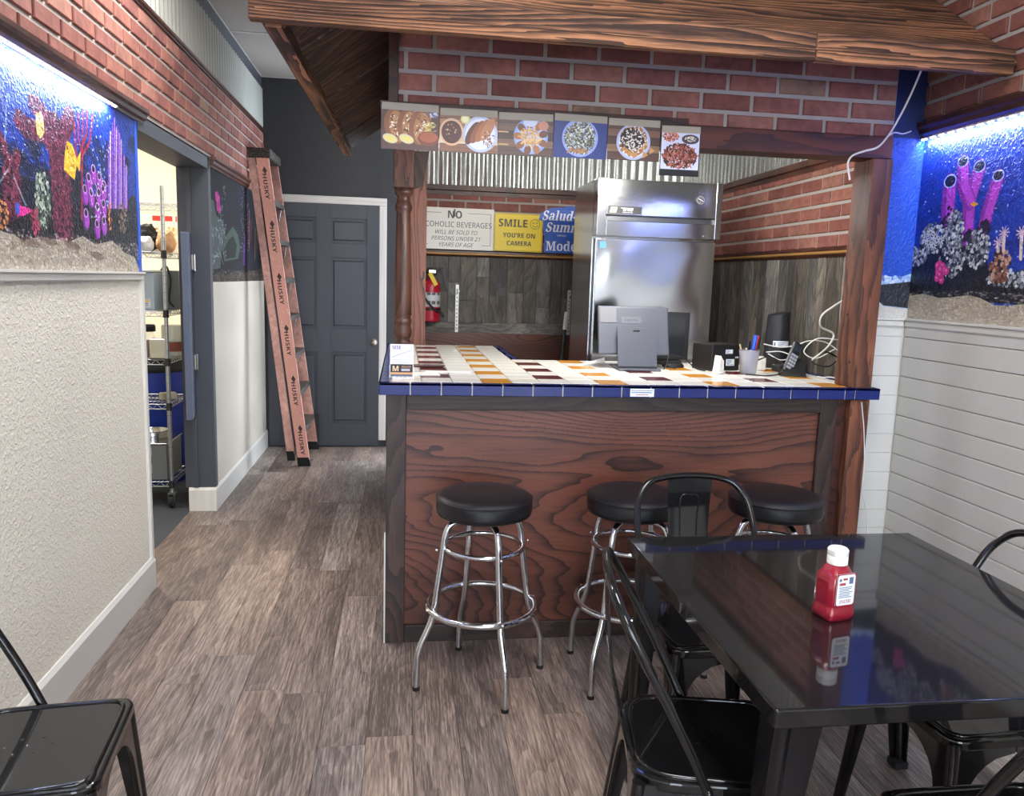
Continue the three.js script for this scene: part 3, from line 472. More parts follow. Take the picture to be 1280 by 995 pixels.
// light strips under the rails
function ledStrip(x, y, z0, z1, out, label) {
  const t = thing('led_strip', label, 'light strip', [x, y, (z0 + z1) / 2], 0);
  const L = z1 - z0; mesh('strip', box(-.005, .005, 0, .004, -L / 2, L / 2), M.white, t);
  const n = Math.round(L / .055), em = STD({ color: 0xffffff, emissive: 0xdfe9ff, emissiveIntensity: 30 });
  for (let i = 0; i < n; i++) mesh('light_chip', box(-.004, .004, -.003, 0, -L / 2 + (i + .5) * L / n - .012, -L / 2 + (i + .5) * L / n + .012), em, t);
  areaLight(L, .01, 0xc9dcff, LED, [x, y - .006, (z0 + z1) / 2], [x - out, y - .8, (z0 + z1) / 2 + .0001]);
}
ledStrip(XL + .034, 2.136, -3.46, -.8, 1, 'row of white light chips under the rail above the yellow fish mural');
ledStrip(XR - .034, 2.14, -3.2, -.8, -1, 'row of white light chips under the rail above the pink sponge mural');

// ------------------------------------------------------------------ kitchen beyond the doorway
{
  struct('floor_kitchen', box(-3.4, XK, -.12, 0, -7.2, -2.4), STD({ color: 0x2c3038, roughness: .85, bumpMap: withRep(bumpFine, 8), bumpScale: .001 }), 'dark rubber matted kitchen floor beyond the doorway', 'floor');
  struct('wall_kitchen', merge([box(-3.4, XK, 0, 2.9, -7.2, -7.08), box(-3.52, -3.4, 0, 2.9, -7.2, -2.4), box(-3.4, XK, 0, 2.9, -2.52, -2.4)]), STD({ color: 0xe6e2d0, roughness: .8 }), 'pale cream kitchen wall seen through the doorway', 'wall');
  struct('ceiling_kitchen', box(-3.4, XK, 2.9, 3.0, -7.2, -2.4), M.ceil, 'kitchen ceiling beyond the doorway', 'ceiling');
  const t = thing('kitchen_light', 'lit ceiling panel in the kitchen beyond the doorway', 'ceiling light', [-2.3, 2.89, -5.3]);
  mesh('frame', box(-.33, .33, -.01, .01, -.63, .63), M.white, t);
  mesh('diffuser', box(-.3, .3, -.016, -.01, -.6, .6), STD({ color: 0xffffff, emissive: 0xfff6e8, emissiveIntensity: 2.5 }), t);
  areaLight(.6, 1.2, 0xfff3e4, KITCHEN, [-2.3, 2.87, -5.3], [-2.3, 0, -5.3001]);
}
function wireShelf(w, d, r = .0022) {   // origin at the front right corner of its top, reaching to -x and -z
  const gs = [];
  for (const z of [0, -d]) { for (const y of [0, -.03]) gs.push(rod([0, y, z], [-w, y, z], .003, .003, 6)); const n = Math.round(w / .06); for (let i = 0; i < n; i++) { const a = -w * i / n, b = -w * (i + 1) / n; gs.push(rod([a, 0, z], [(a + b) / 2, -.03, z], r, r, 5), rod([(a + b) / 2, -.03, z], [b, 0, z], r, r, 5)); } }
  for (const x of [0, -w]) { for (const y of [0, -.03]) gs.push(rod([x, y, 0], [x, y, -d], .003, .003, 6)); for (let i = 0; i < 8; i++) { const a = -d * i / 8, b = -d * (i + 1) / 8; gs.push(rod([x, 0, a], [x, -.03, (a + b) / 2], r, r, 5), rod([x, -.03, (a + b) / 2], [x, 0, b], r, r, 5)); } }
  for (let x = -.025; x > -w; x -= .025) gs.push(rod([x, 0, 0], [x, 0, -d], r, r, 5));
  for (const q of [.33, .66]) gs.push(rod([0, -.004, -d * q], [-w, -.004, -d * q], .003, .003, 6));
  return merge(gs);
}
const RX = -1.445, RZ = -5.12, SH = [1.605, 1.245, .945, .665, .165];
{
  const t = thing('wire_rack', 'chrome wire shelving rack on casters beyond the kitchen doorway', 'shelf rack', [RX, 0, RZ]);
  const W = .91, D = .46;
  for (const [x, z] of [[0, 0], [-W, 0], [0, -D], [-W, -D]]) {
    const p = mesh('post', rod([x, .1, z], [x, 2.0, z], .0125, .0125, 14), M.wire, t);
    mesh('groove_rings', merge(Array.from({ length: 36 }, (_, i) => new THREE.TorusGeometry(.0125, .0014, 4, 12).rotateX(Math.PI / 2).translate(x, .14 + i * .051, z))), STD({ color: 0x70747a, metalness: .8, roughness: .4 }), p);
    const c = mesh('caster', rod([x - .012, .04, z], [x + .012, .04, z], .04, .04, 18).translate(0, .002, 0), M.rubber, t);
    mesh('caster_fork', merge([box(x - .02, x - .014, .03, .095, z - .02, z + .02), box(x + .014, x + .02, .03, .095, z - .02, z + .02), box(x - .022, x + .022, .09, .105, z - .022, z + .022)]), M.steel, c);
  }
  for (const y of SH) { const s = mesh('shelf', wireShelf(W - .03, D - .03), M.wire, t); s.position.set(-.015, y, -.015); for (const [x, z] of [[0, 0], [0, -D]]) mesh('collar', rod([x + .015, -.035, z + .015], [x + .015, .012, z + .015], .019, .016, 12), M.black, s); }
  const u = solo('wall_wire_shelf', wireShelf(1.6, .4), M.wire, 'high wire shelf on the kitchen wall above the rack', 'shelf'); u.position.set(-1.5, 2.02, -6.68);
}
function crumple(rx, ry, rz, seed, amp = .18) {
  const g = new THREE.IcosahedronGeometry(1, 5), p = g.attributes.position;
  for (let i = 0; i < p.count; i++) { const a = p.getX(i), b = p.getY(i), c = p.getZ(i), n = Math.sin(a * 5 + seed) * Math.cos(b * 6 - seed) * .5 + Math.abs(Math.sin(c * 9 + a * 7 + seed * 2)) * .6 + Math.abs(Math.sin(b * 13 + c * 5)) * .3 - .6; const k = 1 + amp * n; let y = b * k; p.setXYZ(i, a * k * rx, Math.max(y, -.75) * ry, c * k * rz); }
  g.computeVertexNormals(); return g.translate(0, ry * .75, 0);
}
{
  const S0 = SH[0] + .003, S1 = SH[1] + .003, S2 = SH[2] + .003, S3 = SH[3] + .003, S4 = SH[4] + .003;
  let m = solo('apron_bundle', crumple(.12, .1, .1, 2, .3), STD({ color: 0x14161d, roughness: .8 }), 'crumpled black cloth bundle on the rack top shelf', 'cloth'); m.position.set(-1.655, S0, -5.35);
  m = solo('white_bag', crumple(.05, .055, .05, 5), STD({ color: 0xd6d9e2, roughness: .5 }), 'small white plastic bag on the rack top shelf', 'bag'); m.position.set(-1.575, S0, -5.2);
  m = solo('bread_bag', crumple(.055, .08, .08, 8), STD({ color: 0xa8805c, roughness: .6 }), 'tan wrapped bread bag beside the rack post', 'bag'); m.position.set(-1.475, S0, -5.28);
  const ct = canvas(128, 96, (x) => { x.fillStyle = '#e6e2d8'; x.fillRect(0, 0, 128, 96); x.fillStyle = '#c03a2c'; x.fillRect(40, 0, 80, 14); for (let i = 0; i < 60; i++) { x.fillStyle = ['#d69a3c', '#b86a2c', '#e8d08c'][i % 3]; x.fillRect(rnd() * 120, 26 + rnd() * 60, 8, 5); } });
  m = solo('snack_carton', box(-.1, .1, 0, .24, -.03, .03, .004), STD({ map: ct, roughness: .7 }), 'white carton with red and orange print behind the bags', 'box'); m.position.set(-1.57, S0, -5.5);
  { // control box with a warning sticker
    const t = thing('control_box', 'brushed metal control box with a yellow warning sticker on the rack', 'appliance', [-1.62, S1, -5.26]);
    mesh('case', box(-.13, .1, 0, .235, -.12, .1, .008), STD({ color: 0xa4b4c8, metalness: .6, roughness: .4 }), t);
    mesh('lid', box(-.135, .105, .235, .25, -.125, .105, .004), STD({ color: 0xc8ccd0, metalness: .6, roughness: .4 }), t);
    const st = canvas(128, 64, (x) => { x.fillStyle = '#c3cdd8'; x.fillRect(0, 0, 128, 64); x.fillStyle = '#e0b020'; x.beginPath(); x.moveTo(28, 6); x.lineTo(52, 56); x.lineTo(4, 56); x.closePath(); x.fill(); x.strokeStyle = '#222'; x.lineWidth = 4; x.stroke(); x.fillStyle = '#222'; x.fillRect(25, 22, 6, 18); x.fillRect(25, 44, 6, 6); x.fillStyle = '#e0b020'; x.fillRect(66, 8, 54, 12); x.fillStyle = '#444'; for (let i = 0; i < 4; i++) x.fillRect(66, 26 + i * 8, 44, 3); });
    const s = mesh('warning_sticker', new THREE.BoxGeometry(.09, .05, .0008), STD({ map: st, roughness: .5 }), t); s.position.set(.03, .045, .1005);
  }
  { const t = thing('electrical_box', 'dark grey metal box with a black cord behind the rack post', 'appliance', [-1.42 - .09, S1, -5.47]); mesh('case', box(-.08, .075, 0, .25, -.07, .08, .006), STD({ color: 0x6c7070, metalness: .5, roughness: .5 }), t); mesh('cord', tube([[-.04, .25, .05], [-.0, .28, .09], [.03, .2, .1], [.02, .05, .1], [.05, .02, .12]], .006), M.black, t); }
  { const t = thing('glass_jar', 'glass jar of dark red food with a black lid on the rack', 'jar', [-1.6, S2, -5.22]);
    mesh('glass', lathe([[0, 0], [.055, 0], [.06, .01], [.06, .12], [.045, .16], [.045, .17]]), PHY({ color: 0xffffff, transmission: .9, roughness: .05, thickness: 0 }), t);
    mesh('contents', lathe([[0, .004], [.054, .006], [.056, .1], [.03, .112], [0, .115]]), STD({ color: 0x6a2a22, roughness: .5 }), t); mesh('lid', lathe([[0, .21], [.055, .21], [.06, .2], [.06, .168], [0, .168]]), M.black, t); }
  m = solo('steel_tin', box(-.05, .05, 0, .13, -.04, .04, .01), M.steel, 'polished steel tin in front of the glass jar', 'tin'); m.position.set(-1.505, S2, -5.17);
  { const t = thing('storage_jar', 'clear plastic storage jar with a printed band behind the rack post', 'jar', [-1.49, S2, -5.4]); mesh('body', lathe([[0, 0], [.06, 0], [.065, .01], [.065, .19], [.06, .2], [0, .2]]), PHY({ color: 0xd8dcd8, transmission: .5, roughness: .2, thickness: 0 }), t); mesh('printed_band', lathe([[.0655, .03], [.0665, .031], [.0665, .09], [.0655, .091]]), STD({ color: 0x8c4a3c, roughness: .6 }), t); }
  m = solo('sponge_block', box(-.05, .05, 0, .045, -.03, .03, .008), STD({ color: 0xa8a492, roughness: .9 }), 'small pale sponge block on the lower rack shelf', 'sponge'); m.position.set(-1.5, S3 + .004, -5.3); m.rotation.y = .5;
  { const t = thing('blue_bin', 'tall blue plastic bin with a dark rim behind the wire rack', 'bin', [-1.78, 0, -5.92]); mesh('body', lathe([[0, 0], [.24, 0], [.29, .82], [.28, .82], [.23, .02], [0, .02]], 40), STD({ color: 0x1f3aa4, roughness: .4 }), t); mesh('rim', lathe([[.28, .8], [.305, .8], [.315, .83], [.315, .95], [.3, .96], [.29, .94], [.28, .94]], 40), STD({ color: 0x20242c, roughness: .5 }), t); }
  { const t = thing('food_warmer', 'grey countertop food warmer with slotted vents on the bottom rack shelf', 'appliance', [-1.6, S4, -5.32]);
    mesh('case', box(-.17, .12, 0, .23, -.18, .16, .01), STD({ color: 0x74787c, metalness: .5, roughness: .4 }), t); mesh('well_rim', box(-.175, .125, .23, .242, -.185, .165, .004), M.steel, t); mesh('well', lathe([[.11, 0], [.115, .05], [.1, .055], [.095, .01]], 28), M.steel, t).position.set(-.02, .24, -.02);
    for (let i = 0; i < 10; i++) mesh('vent_slot', box(-.02, .03, .05 + i * .012 + (i > 4 ? .05 : 0), .055 + i * .012 + (i > 4 ? .05 : 0), .16, .161), STD({ color: 0xb8bcc0, roughness: .5 }), t); }
}

// ------------------------------------------------------------------ the bar
const ZC = -3.06, ZP = -3.112, CT = 1.093;
{
  const t = thing('bar_counter', 'stained plywood bar front with dark board trim under the tiled top', 'bar');
  mesh('front_panel', uvm(box(-.04, 1.86, .02, 1.04, -3.15, -3.13), 'x', .42, .9, .1, .05), M.bar, t);
  const trim = (n, g, ax, ou) => mesh(n, uvm(g, ax, .8, 1.6, ou, ou * .7), M.dark, t);
  trim('trim_board', box(-.06, .018, 0, 1.042, -3.13, ZP, .003), 'y', .1); trim('trim_board', box(.018, 1.774, .98, 1.042, -3.13, ZP - .001, .003), 'x', .3);
  trim('trim_board', box(.018, 1.774, 0, .074, -3.13, ZP - .001, .003), 'x', .7); trim('trim_board', box(1.774, 1.85, 0, 1.042, -3.13, ZP, .003), 'y', .5);
  mesh('filler_board', uvm(box(1.85, 1.887, 0, 1.042, -3.14, ZP - .004), 'y', .6, 1.2), STD({ map: grainBar, color: 0x9a7c78, roughness: .5 }), t);
  mesh('side_panel', uvm(box(-.06, -.04, 0, 1.042, -4.9, -3.13), 'z', .5, .9), M.dark, t);
  mesh('inner_panel', uvm(box(.56, .58, 0, 1.042, -4.9, -4.04), 'z', .5, .9), M.dark, t); mesh('end_panel', uvm(box(-.04, .56, 0, 1.042, -4.9, -4.88), 'y', .5, .9), M.dark, t);
  mesh('back_panel', uvm(box(.58, 1.9, 0, 1.042, -4.04, -4.02), 'x', .5, .9), M.dark, t);
  mesh('edge_strip', box(-.066, -.0605, 0, .47, -3.13, ZP - .002), STD({ color: 0xc9c9c4, roughness: .5 }), t);
}
{
  const t = thing('tiled_countertop', 'tiled bar top of white, gold and maroon tiles with a cobalt edge', 'countertop');
  mesh('substrate', merge([box(-.083, 2.003, 1.046, 1.085, -4.05, ZC - .007), box(-.083, .597, 1.046, 1.085, -4.93, -4.05)]), M.grout, t);
  const PX = .1208, PZ = .134, X0 = -.0424, Z0 = -3.117;
  const put = (x0, x1, z0, z1, mat) => { const g = slab(x1 - x0 - .004, z0 - z1 - .004, .008, .0015); g.rotateX(-Math.PI / 2); const m = mesh('tile', g, mat, t); m.position.set((x0 + x1) / 2, 1.085, (z0 + z1) / 2); };
  for (let r = 0; r < 14; r++) for (let n = 0; n < 17; n++) {
    const arm = r >= 7; if (arm && n > 5) continue;
    const x0 = X0 + n * PX, x1 = Math.min(x0 + PX, arm ? .578 : 1.962), z0 = Z0 - r * PZ, z1 = Math.max(z0 - PZ, -4.88); if (x1 - x0 < .012 || z0 - z1 < .012) continue;
    put(x0, x1, z0, z1, r % 2 === 0 && n % 4 === 3 ? M.tileGold : r % 2 === 1 && n % 4 === 1 ? M.tileRed : M.tileWhite);
  }
  // cobalt edge tiles: a face and a lip each
  const edge = (len, turn, x, z) => { const f = slab(len - .005, .047, .006, .0015).translate(0, -.0235, 0), l = slab(len - .005, .044, .008, .0015).rotateX(-Math.PI / 2).translate(0, -.008, -.022 + .006); const m = mesh('edge_tile', merge([f, l]), M.tileBlue, t); m.position.set(x, CT, z); m.rotation.y = turn; };
  const xs = Array.from({ length: 17 }, (_, i) => -.089 + i * .1212).concat([1.896, 2.009]);
  for (let i = 0; i + 1 < xs.length; i++) edge(xs[i + 1] - xs[i], 0, (xs[i] + xs[i + 1]) / 2, ZC - .006);
  for (let k = 0; k < 15; k++) { const a = ZC - .006 - k * .1242; edge(.1242, -Math.PI / 2, -.084, a - .0621); }
  for (let k = 0; k < 7; k++) edge(.1242, Math.PI / 2, .598, -4.06 - k * .1242 - .0621);
  for (let k = 0; k < 8; k++) edge(.1212, Math.PI / 2, 2.004, ZC - .006 - k * .1242 - .0621);
  const lab = canvas(256, 84, (x) => { x.fillStyle = '#e9eef4'; x.fillRect(0, 0, 256, 84); x.fillStyle = '#4a6aa8'; for (let i = 0; i < 24; i++) x.fillRect(8 + i * 10, 14, 7, 9); for (let i = 0; i < 22; i++) x.fillRect(12 + i * 10, 34, 8, 12); x.fillStyle = '#a84a4a'; for (let i = 0; i < 12; i++) x.fillRect(64 + i * 11, 58, 8, 11); });
  const s = solo('counter_sticker', new THREE.BoxGeometry(.1, .032, .0008), STD({ map: lab, roughness: .5 }), 'small white printed sticker on the cobalt counter edge', 'sticker'); s.position.set(.965, 1.066, ZC + .0006);
}
{ // column at the right end
  const t = thing('timber_column', 'stained timber column through the right end of the bar top', 'column', [1.932, 0, -3.145]);
  mesh('lower_post', uvm(box(-.0445, .0435, 0, 1.043, -.075, .068, .004), 'y', .9, 3.2, .2, .1), M.post, t);
  mesh('upper_post', uvm(box(-.0445, .0435, CT, 2.035, -.075, .068, .004), 'y', .9, 3.2, .7, .35), M.post, t);
  for (const [y, z] of [[1.95, .02], [1.4, -.02], [1.2, .03]]) mesh('screw', rod([-.0446, y, z], [-.0452, y, z], .006, .006, 10), M.black, t);
}
{ // brick header over the opening
  const w = struct('wall_header', box(-.055, 1.975, 2.125, 2.57, -3.2, -3.1), M.mortar, 'brick header wall above the bar opening', 'wall');
  bricks(w, -.022, 1.97, 2.125, 2.555, 2.106, .012, (u, v) => V(u, v, -3.1), 0);
  mesh('corner_board', uvm(box(-.06, -.024, 2.135, 2.57, -3.11, -3.082, .003), 'y'), STD({ map: grainDark, color: 0xffb8a8, roughness: .5 }), w);
  mesh('side_panel', uvm(box(-.055, 0, 2.25, 2.57, -5.4, -3.2), 'z', .7, 1.5), M.dark, w);
  const cs = mesh('corrugated_sheet', corrugated(1.96, .52), M.corr, w); cs.rotation.y = Math.PI; cs.position.set(.98, 2.305, -3.2);
  const b = thing('header_beam', 'stained timber beam under the brick header behind the food photos', 'beam');
  mesh('beam', uvm(box(-.055, 1.975, 2.036, 2.125, -3.2, -3.088, .004), 'x', .5, 1.4, .3, .2), STD({ map: grainPost, color: 0xb09088, roughness: .5 }), b);
  mesh('beam_cap', uvm(box(-.09, 1.1, 2.115, 2.145, -3.088, -3.078, .002), 'x'), STD({ map: grainDark, color: 0xffb8a8, roughness: .5 }), b);
}
{ // turned post and jamb at the back left end of the counter
  const t = thing('turned_post', 'dark turned wooden post standing on the back corner of the bar top', 'post', [.0, CT, -4.85]);
  const Yp = (py) => onZ(505, py, -4.85).y - CT;
  mesh('top_block', uvm(box(-.062, .058, Yp(236), 2.25 - CT, -.06, .06, .006), 'y', 1, 3), M.turned, t);
  const pr = [[.0, 0], [.05, 0], [.052, .02], [.042, .03], [.053, .055], [.056, .085], [.046, .115], [.052, .13], [.055, .15], [.045, .165], [.054, .18], [.052, .26], [.05, .4], [.046, .55], [.043, .7], [.041, Yp(266)], [.05, Yp(262)], [.05, Yp(257)], [.04, Yp(252)], [.038, Yp(246)], [.052, Yp(243)], [.054, Yp(239)], [.045, Yp(237)], [.045, Yp(236)]];
  const g = lathe(pr, 28), uv = g.attributes.uv; for (let i = 0; i < uv.count; i++) { const a = uv.getX(i), b = uv.getY(i); uv.setXY(i, b * 1.2, a * .7); }
  mesh('turned_shaft', g, M.turned, t);
  const j = thing('jamb_post', 'reddish stained square jamb behind the turned post', 'post', [0, 0, 0]);
  mesh('jamb', uvm(box(.02, .14, 0, 2.25, -5.06, -4.95, .003), 'y', .5, 1.5, .4, .6), STD({ map: grainBar, roughness: .5 }), j);
  mesh('bracket', uvm(extrude([[.06, 2.03], [.115, 2.05], [.15, 2.25], [.06, 2.25]], .03), 'y'), M.dark, j).position.z = -4.95;
}
{ // hipped timber awning
  const t = thing('timber_awning', 'scorched timber awning roof wrapping the brick header', 'awning');
  const S = .72, yE = 2.285, xL = -.487, zFr = -2.7, topRun = .5;
  // front fascia in two lengths
  mesh('front_fascia', uvm(box(xL, 1.405, yE, yE + .092, zFr - .038, zFr, .004), 'x', .4, 3.6, .1, .15), M.burnt, t);
  mesh('front_fascia', uvm(box(1.407, 2.165, yE, yE + .092, zFr - .038, zFr, .004), 'x', .5, 4.2, .55, .6), M.burnt, t);
  // front slope boards run along x, cut on the hip at the left
  const bw = .3; for (let k = 0; k * bw < topRun; k++) {
    const a = k * bw, b = Math.min((k + 1) * bw, topRun), y0 = yE + .062 + a * S, y1 = yE + .062 + b * S, za = zFr - .01 - a, zb = zFr - .01 - b, th = .03;
    const P = [[xL + a + .02, y0, za], [2.172, y0, za], [2.172, y1, zb], [xL + b + .02, y1, zb]];
    const g = stack([P.map(([x, y, z]) => [x, y - th, z + .012]), P.map(([x, y, z]) => [x, y, z])]);
    mesh('roof_board', uvm(g, 'x', .6, 3, .3 * k, .41 * k), M.burnt, t);
  }
  // left slope boards run up the slope
  const zs = [-2.74, -2.88, -3.18, -3.6, -4.0, -4.39, -4.96, -5.42], xe = (z) => -.43 + (z + 2.74) / (-5.42 + 2.74) * .055;
  for (let k = 0; k + 1 < zs.length; k++) {
    const za = zs[k] - .003, zb = zs[k + 1] + .003, th = .025, dy = (k % 2) * .007, up = (z) => Math.min(.15, -.02 + (zFr - z) - .43 + .0) , xa = Math.max(xe(za) + .05, Math.min(.05, xL + (zFr - za) - .01)), xb = Math.max(xe(zb) + .05, Math.min(.05, xL + (zFr - zb) - .01));
    const yy = (x, z) => yE + .012 + dy + (x - xe(z)) * S;
    const P = [[xe(za), za], [xa, za], [xb, zb], [xe(zb), zb]];
    const g = stack([P.map(([x, z]) => [x, yy(x, z), z]), P.map(([x, z]) => [x, yy(x, z) + th, z])]);
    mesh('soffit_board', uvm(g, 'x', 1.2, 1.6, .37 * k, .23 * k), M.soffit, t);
  }
  const fas = (o, y0, y1, za, zb, w) => stack([[[xe(za) - o, y0, za], [xe(za) - o + w, y0, za], [xe(za) - o + w, y1, za], [xe(za) - o, y1, za]], [[xe(zb) - o, y0, zb], [xe(zb) - o + w, y0, zb], [xe(zb) - o + w, y1, zb], [xe(zb) - o, y1, zb]]]);
  mesh('side_fascia', uvm(fas(.012, yE - .01, yE + .07, -2.739, -5.42, .05), 'z', .5, 2), M.burnt, t);
  mesh('drip_edge', fas(.03, yE + .012, yE + .085, -2.739, -5.2, .016), STD({ map: grainDark, roughness: .6 }), t);
}
// taped food photos
function foodPhoto(i, x0, x1, y0, y1, draw, label) {
  const t = thing('food_photo', label, 'photo', [(x0 + x1) / 2, (y0 + y1) / 2, -3.073 + (i % 2) * .0012], 0);
  const tex = canvas(320, Math.round(320 * (y1 - y0) / (x1 - x0)), draw);
  mesh('print', new THREE.BoxGeometry(x1 - x0, y1 - y0, .001), STD({ map: tex, roughness: .35 }), t);
  const W = x1 - x0; const tp = mesh('tape', new THREE.BoxGeometry(W * .98, .026, .0006), M.tape, t); tp.position.set(.0, (y1 - y0) / 2 - .004, .0012); tp.rotation.z = (i % 3 - 1) * .012;
}
{
  const boards = (x, w, h, cols) => { for (let k = 0; k < 5; k++) { x.fillStyle = cols[k % cols.length]; x.fillRect(0, k * h / 5, w, h / 5 - 3); x.strokeStyle = 'rgba(0,0,0,.25)'; for (let i = 0; i < 6; i++) { x.lineWidth = 1; x.beginPath(); x.moveTo(0, k * h / 5 + rnd() * h / 5); x.lineTo(w, k * h / 5 + rnd() * h / 5); x.stroke(); } } };
  const pile = (x, cx, cy, rx, ry, cols, n, a, b) => { for (let i = 0; i < n; i++) { const t = rnd() * 6.283, q = Math.sqrt(rnd()); x.save(); x.translate(cx + Math.cos(t) * rx * q, cy + Math.sin(t) * ry * q); x.rotate(rnd() * 3.14); x.fillStyle = cols[Math.floor(rnd() * cols.length)]; x.fillRect(-a / 2, -b / 2, a * rr(.6, 1.2), b * rr(.6, 1.2)); x.restore(); } };
  const plate = (x, cx, cy, r, c = '#a9b4da', d = '#c9d0ea') => { oval(x, cx, cy, r, r, c); oval(x, cx, cy, r * .86, r * .86, d); };
  const yB = 1.971, yT = 2.12;
  foodPhoto(0, -.086, .128, yB, yT + .008, (x, w, h) => { x.fillStyle = '#54342c'; x.fillRect(0, 0, w, h); pile(x, 250, 30, 70, 40, ['#a8b0c8', '#d0d4e4', '#6a7288'], 60, 26, 10); for (const [a, r] of [[80, -.2], [150, -.05], [215, .1]]) { x.save(); x.translate(a, 110); x.rotate(r); oval(x, 0, 0, 62, 96, '#8a5230'); oval(x, 10, 4, 44, 84, '#b37a48'); pile(x, 6, 0, 34, 74, ['#5a2c1a', '#7a4426', '#c89a68', '#efe2c8'], 80, 14, 7); x.restore(); } pile(x, 270, 110, 34, 30, ['#d8c46a', '#e8e0b0', '#b0a850'], 50, 14, 6); oval(x, 262, 170, 60, 40, '#7c3a26'); oval(x, 262, 162, 50, 28, '#a85a38'); for (const [a, b] of [[50, 178], [140, 176]]) { oval(x, a, b, 42, 24, '#d8d2a8', .3); oval(x, a, b, 32, 16, '#e6d978', .3); } }, 'taped photo of a row of folded tacos with lime wedges');
  foodPhoto(1, .13, .349, yB, yT, (x, w, h) => { boards(x, w, h, ['#8a5c40', '#a87a58', '#c8a888', '#d8c4a8']); oval(x, 66, 112, 66, 72, '#d9b08a'); oval(x, 66, 112, 55, 60, '#4a1a12'); pile(x, 60, 110, 36, 40, ['#c88a5c', '#e0c090', '#7a2c1c'], 16, 9, 7); plate(x, 224, 116, 96, '#b8c2e4', '#dde2f2'); for (let k = 0; k < 4; k++) { x.save(); x.translate(180 + k * 28, 112 - k * 8); x.rotate(.5); oval(x, 0, 0, 26, 68, ['#5a2818', '#8c4c2c', '#a8643c', '#b87a50'][k]); x.restore(); } pile(x, 270, 140, 34, 46, ['#e2d8d0', '#8a5a48', '#6a3c30'], 60, 9, 6); oval(x, 140, 40, 26, 24, '#d8d488'); oval(x, 140, 40, 18, 16, '#ecea b0'.replace(' ', '')); }, 'taped photo of a white plate of tacos beside a bowl of red broth');
  foodPhoto(2, .351, .562, yB, yT - .002, (x, w, h) => { boards(x, w, h, ['#5a4036', '#6e5244', '#4a342c', '#7c5c48']); x.fillStyle = '#c8a070'; x.fillRect(0, 90, 60, 8); x.fillRect(0, 160, 60, 8); plate(x, 190, 112, 100, '#8aa4e0', '#a8bcec'); for (let k = 0; k < 9; k++) { const a = k * .7 + .4; oval(x, 190 + Math.cos(a) * 76, 118 + Math.sin(a) * 74, 26, 20, ['#8a5434', '#a86c44', '#74422a'][k % 3], a); } pile(x, 190, 120, 56, 48, ['#d8b078', '#e4c492', '#c0935c'], 70, 44, 7); oval(x, 185, 34, 40, 26, '#c8d2e8'); oval(x, 262, 50, 30, 26, '#c88a74'); }, 'taped photo of fries ringed by fried shrimp on a blue plate');
  foodPhoto(3, .564, .773, yB + .002, yT + .004, (x, w, h) => { x.fillStyle = '#22357a'; x.fillRect(0, 0, w, h); plate(x, 158, 116, 108, '#8fa4e2', '#aebcec'); pile(x, 158, 116, 92, 92, ['#4c4c40', '#c2c4b4', '#80846c', '#2c2c26', '#e4e4d8', '#6c5c44', '#54604c'], 520, 17, 7); pile(x, 150, 190, 70, 14, ['#b08058', '#8c6a48'], 30, 20, 10); }, 'taped photo of loaded nachos on a dark blue cloth');
  foodPhoto(4, .776, .984, yB + .004, yT, (x, w, h) => { boards(x, w, h, ['#5c4038', '#7a5a48', '#4c342e', '#8a6a50']); plate(x, 158, 116, 104, '#b4bede', '#d6dcf0'); pile(x, 158, 110, 84, 80, ['#a8723c', '#c8924c', '#8a5a2e'], 160, 26, 16); pile(x, 150, 100, 72, 62, ['#1c1414', '#2c201e', '#3a2a26'], 200, 15, 12); pile(x, 160, 110, 80, 70, ['#f0eeea', '#dcd8d4'], 110, 11, 7); for (const [a, b] of [[160, 190], [220, 186], [260, 160]]) blob(x, [[a, b - 20], [a + 34, b], [a, b + 22]], '#c89058'); }, 'taped photo of nachos topped with black beans and white cheese');
  foodPhoto(5, .988, 1.148, 1.925, 2.105, (x, w, h) => { x.fillStyle = '#14141a'; x.fillRect(0, 0, w, h); x.fillStyle = '#cfd6ee'; x.fillRect(6, 10, w - 12, h - 60); pile(x, 78, 66, 66, 36, ['#a84c30', '#c8643c', '#8a3822', '#e09468'], 130, 12, 8); oval(x, 238, 78, 70, 36, '#4a3a40'); pile(x, 238, 76, 46, 20, ['#e8e4dc', '#c0b8a8'], 60, 10, 6); pile(x, 160, 210, 140, 88, ['#6a3024', '#8c4434', '#4c2018', '#a8604a', '#381610', '#b8786a'], 360, 34, 12); x.fillStyle = '#101014'; x.fillRect(0, h - 42, w, 42); }, 'taped upright photo of a tray of shredded red meat with rice and beans');
}
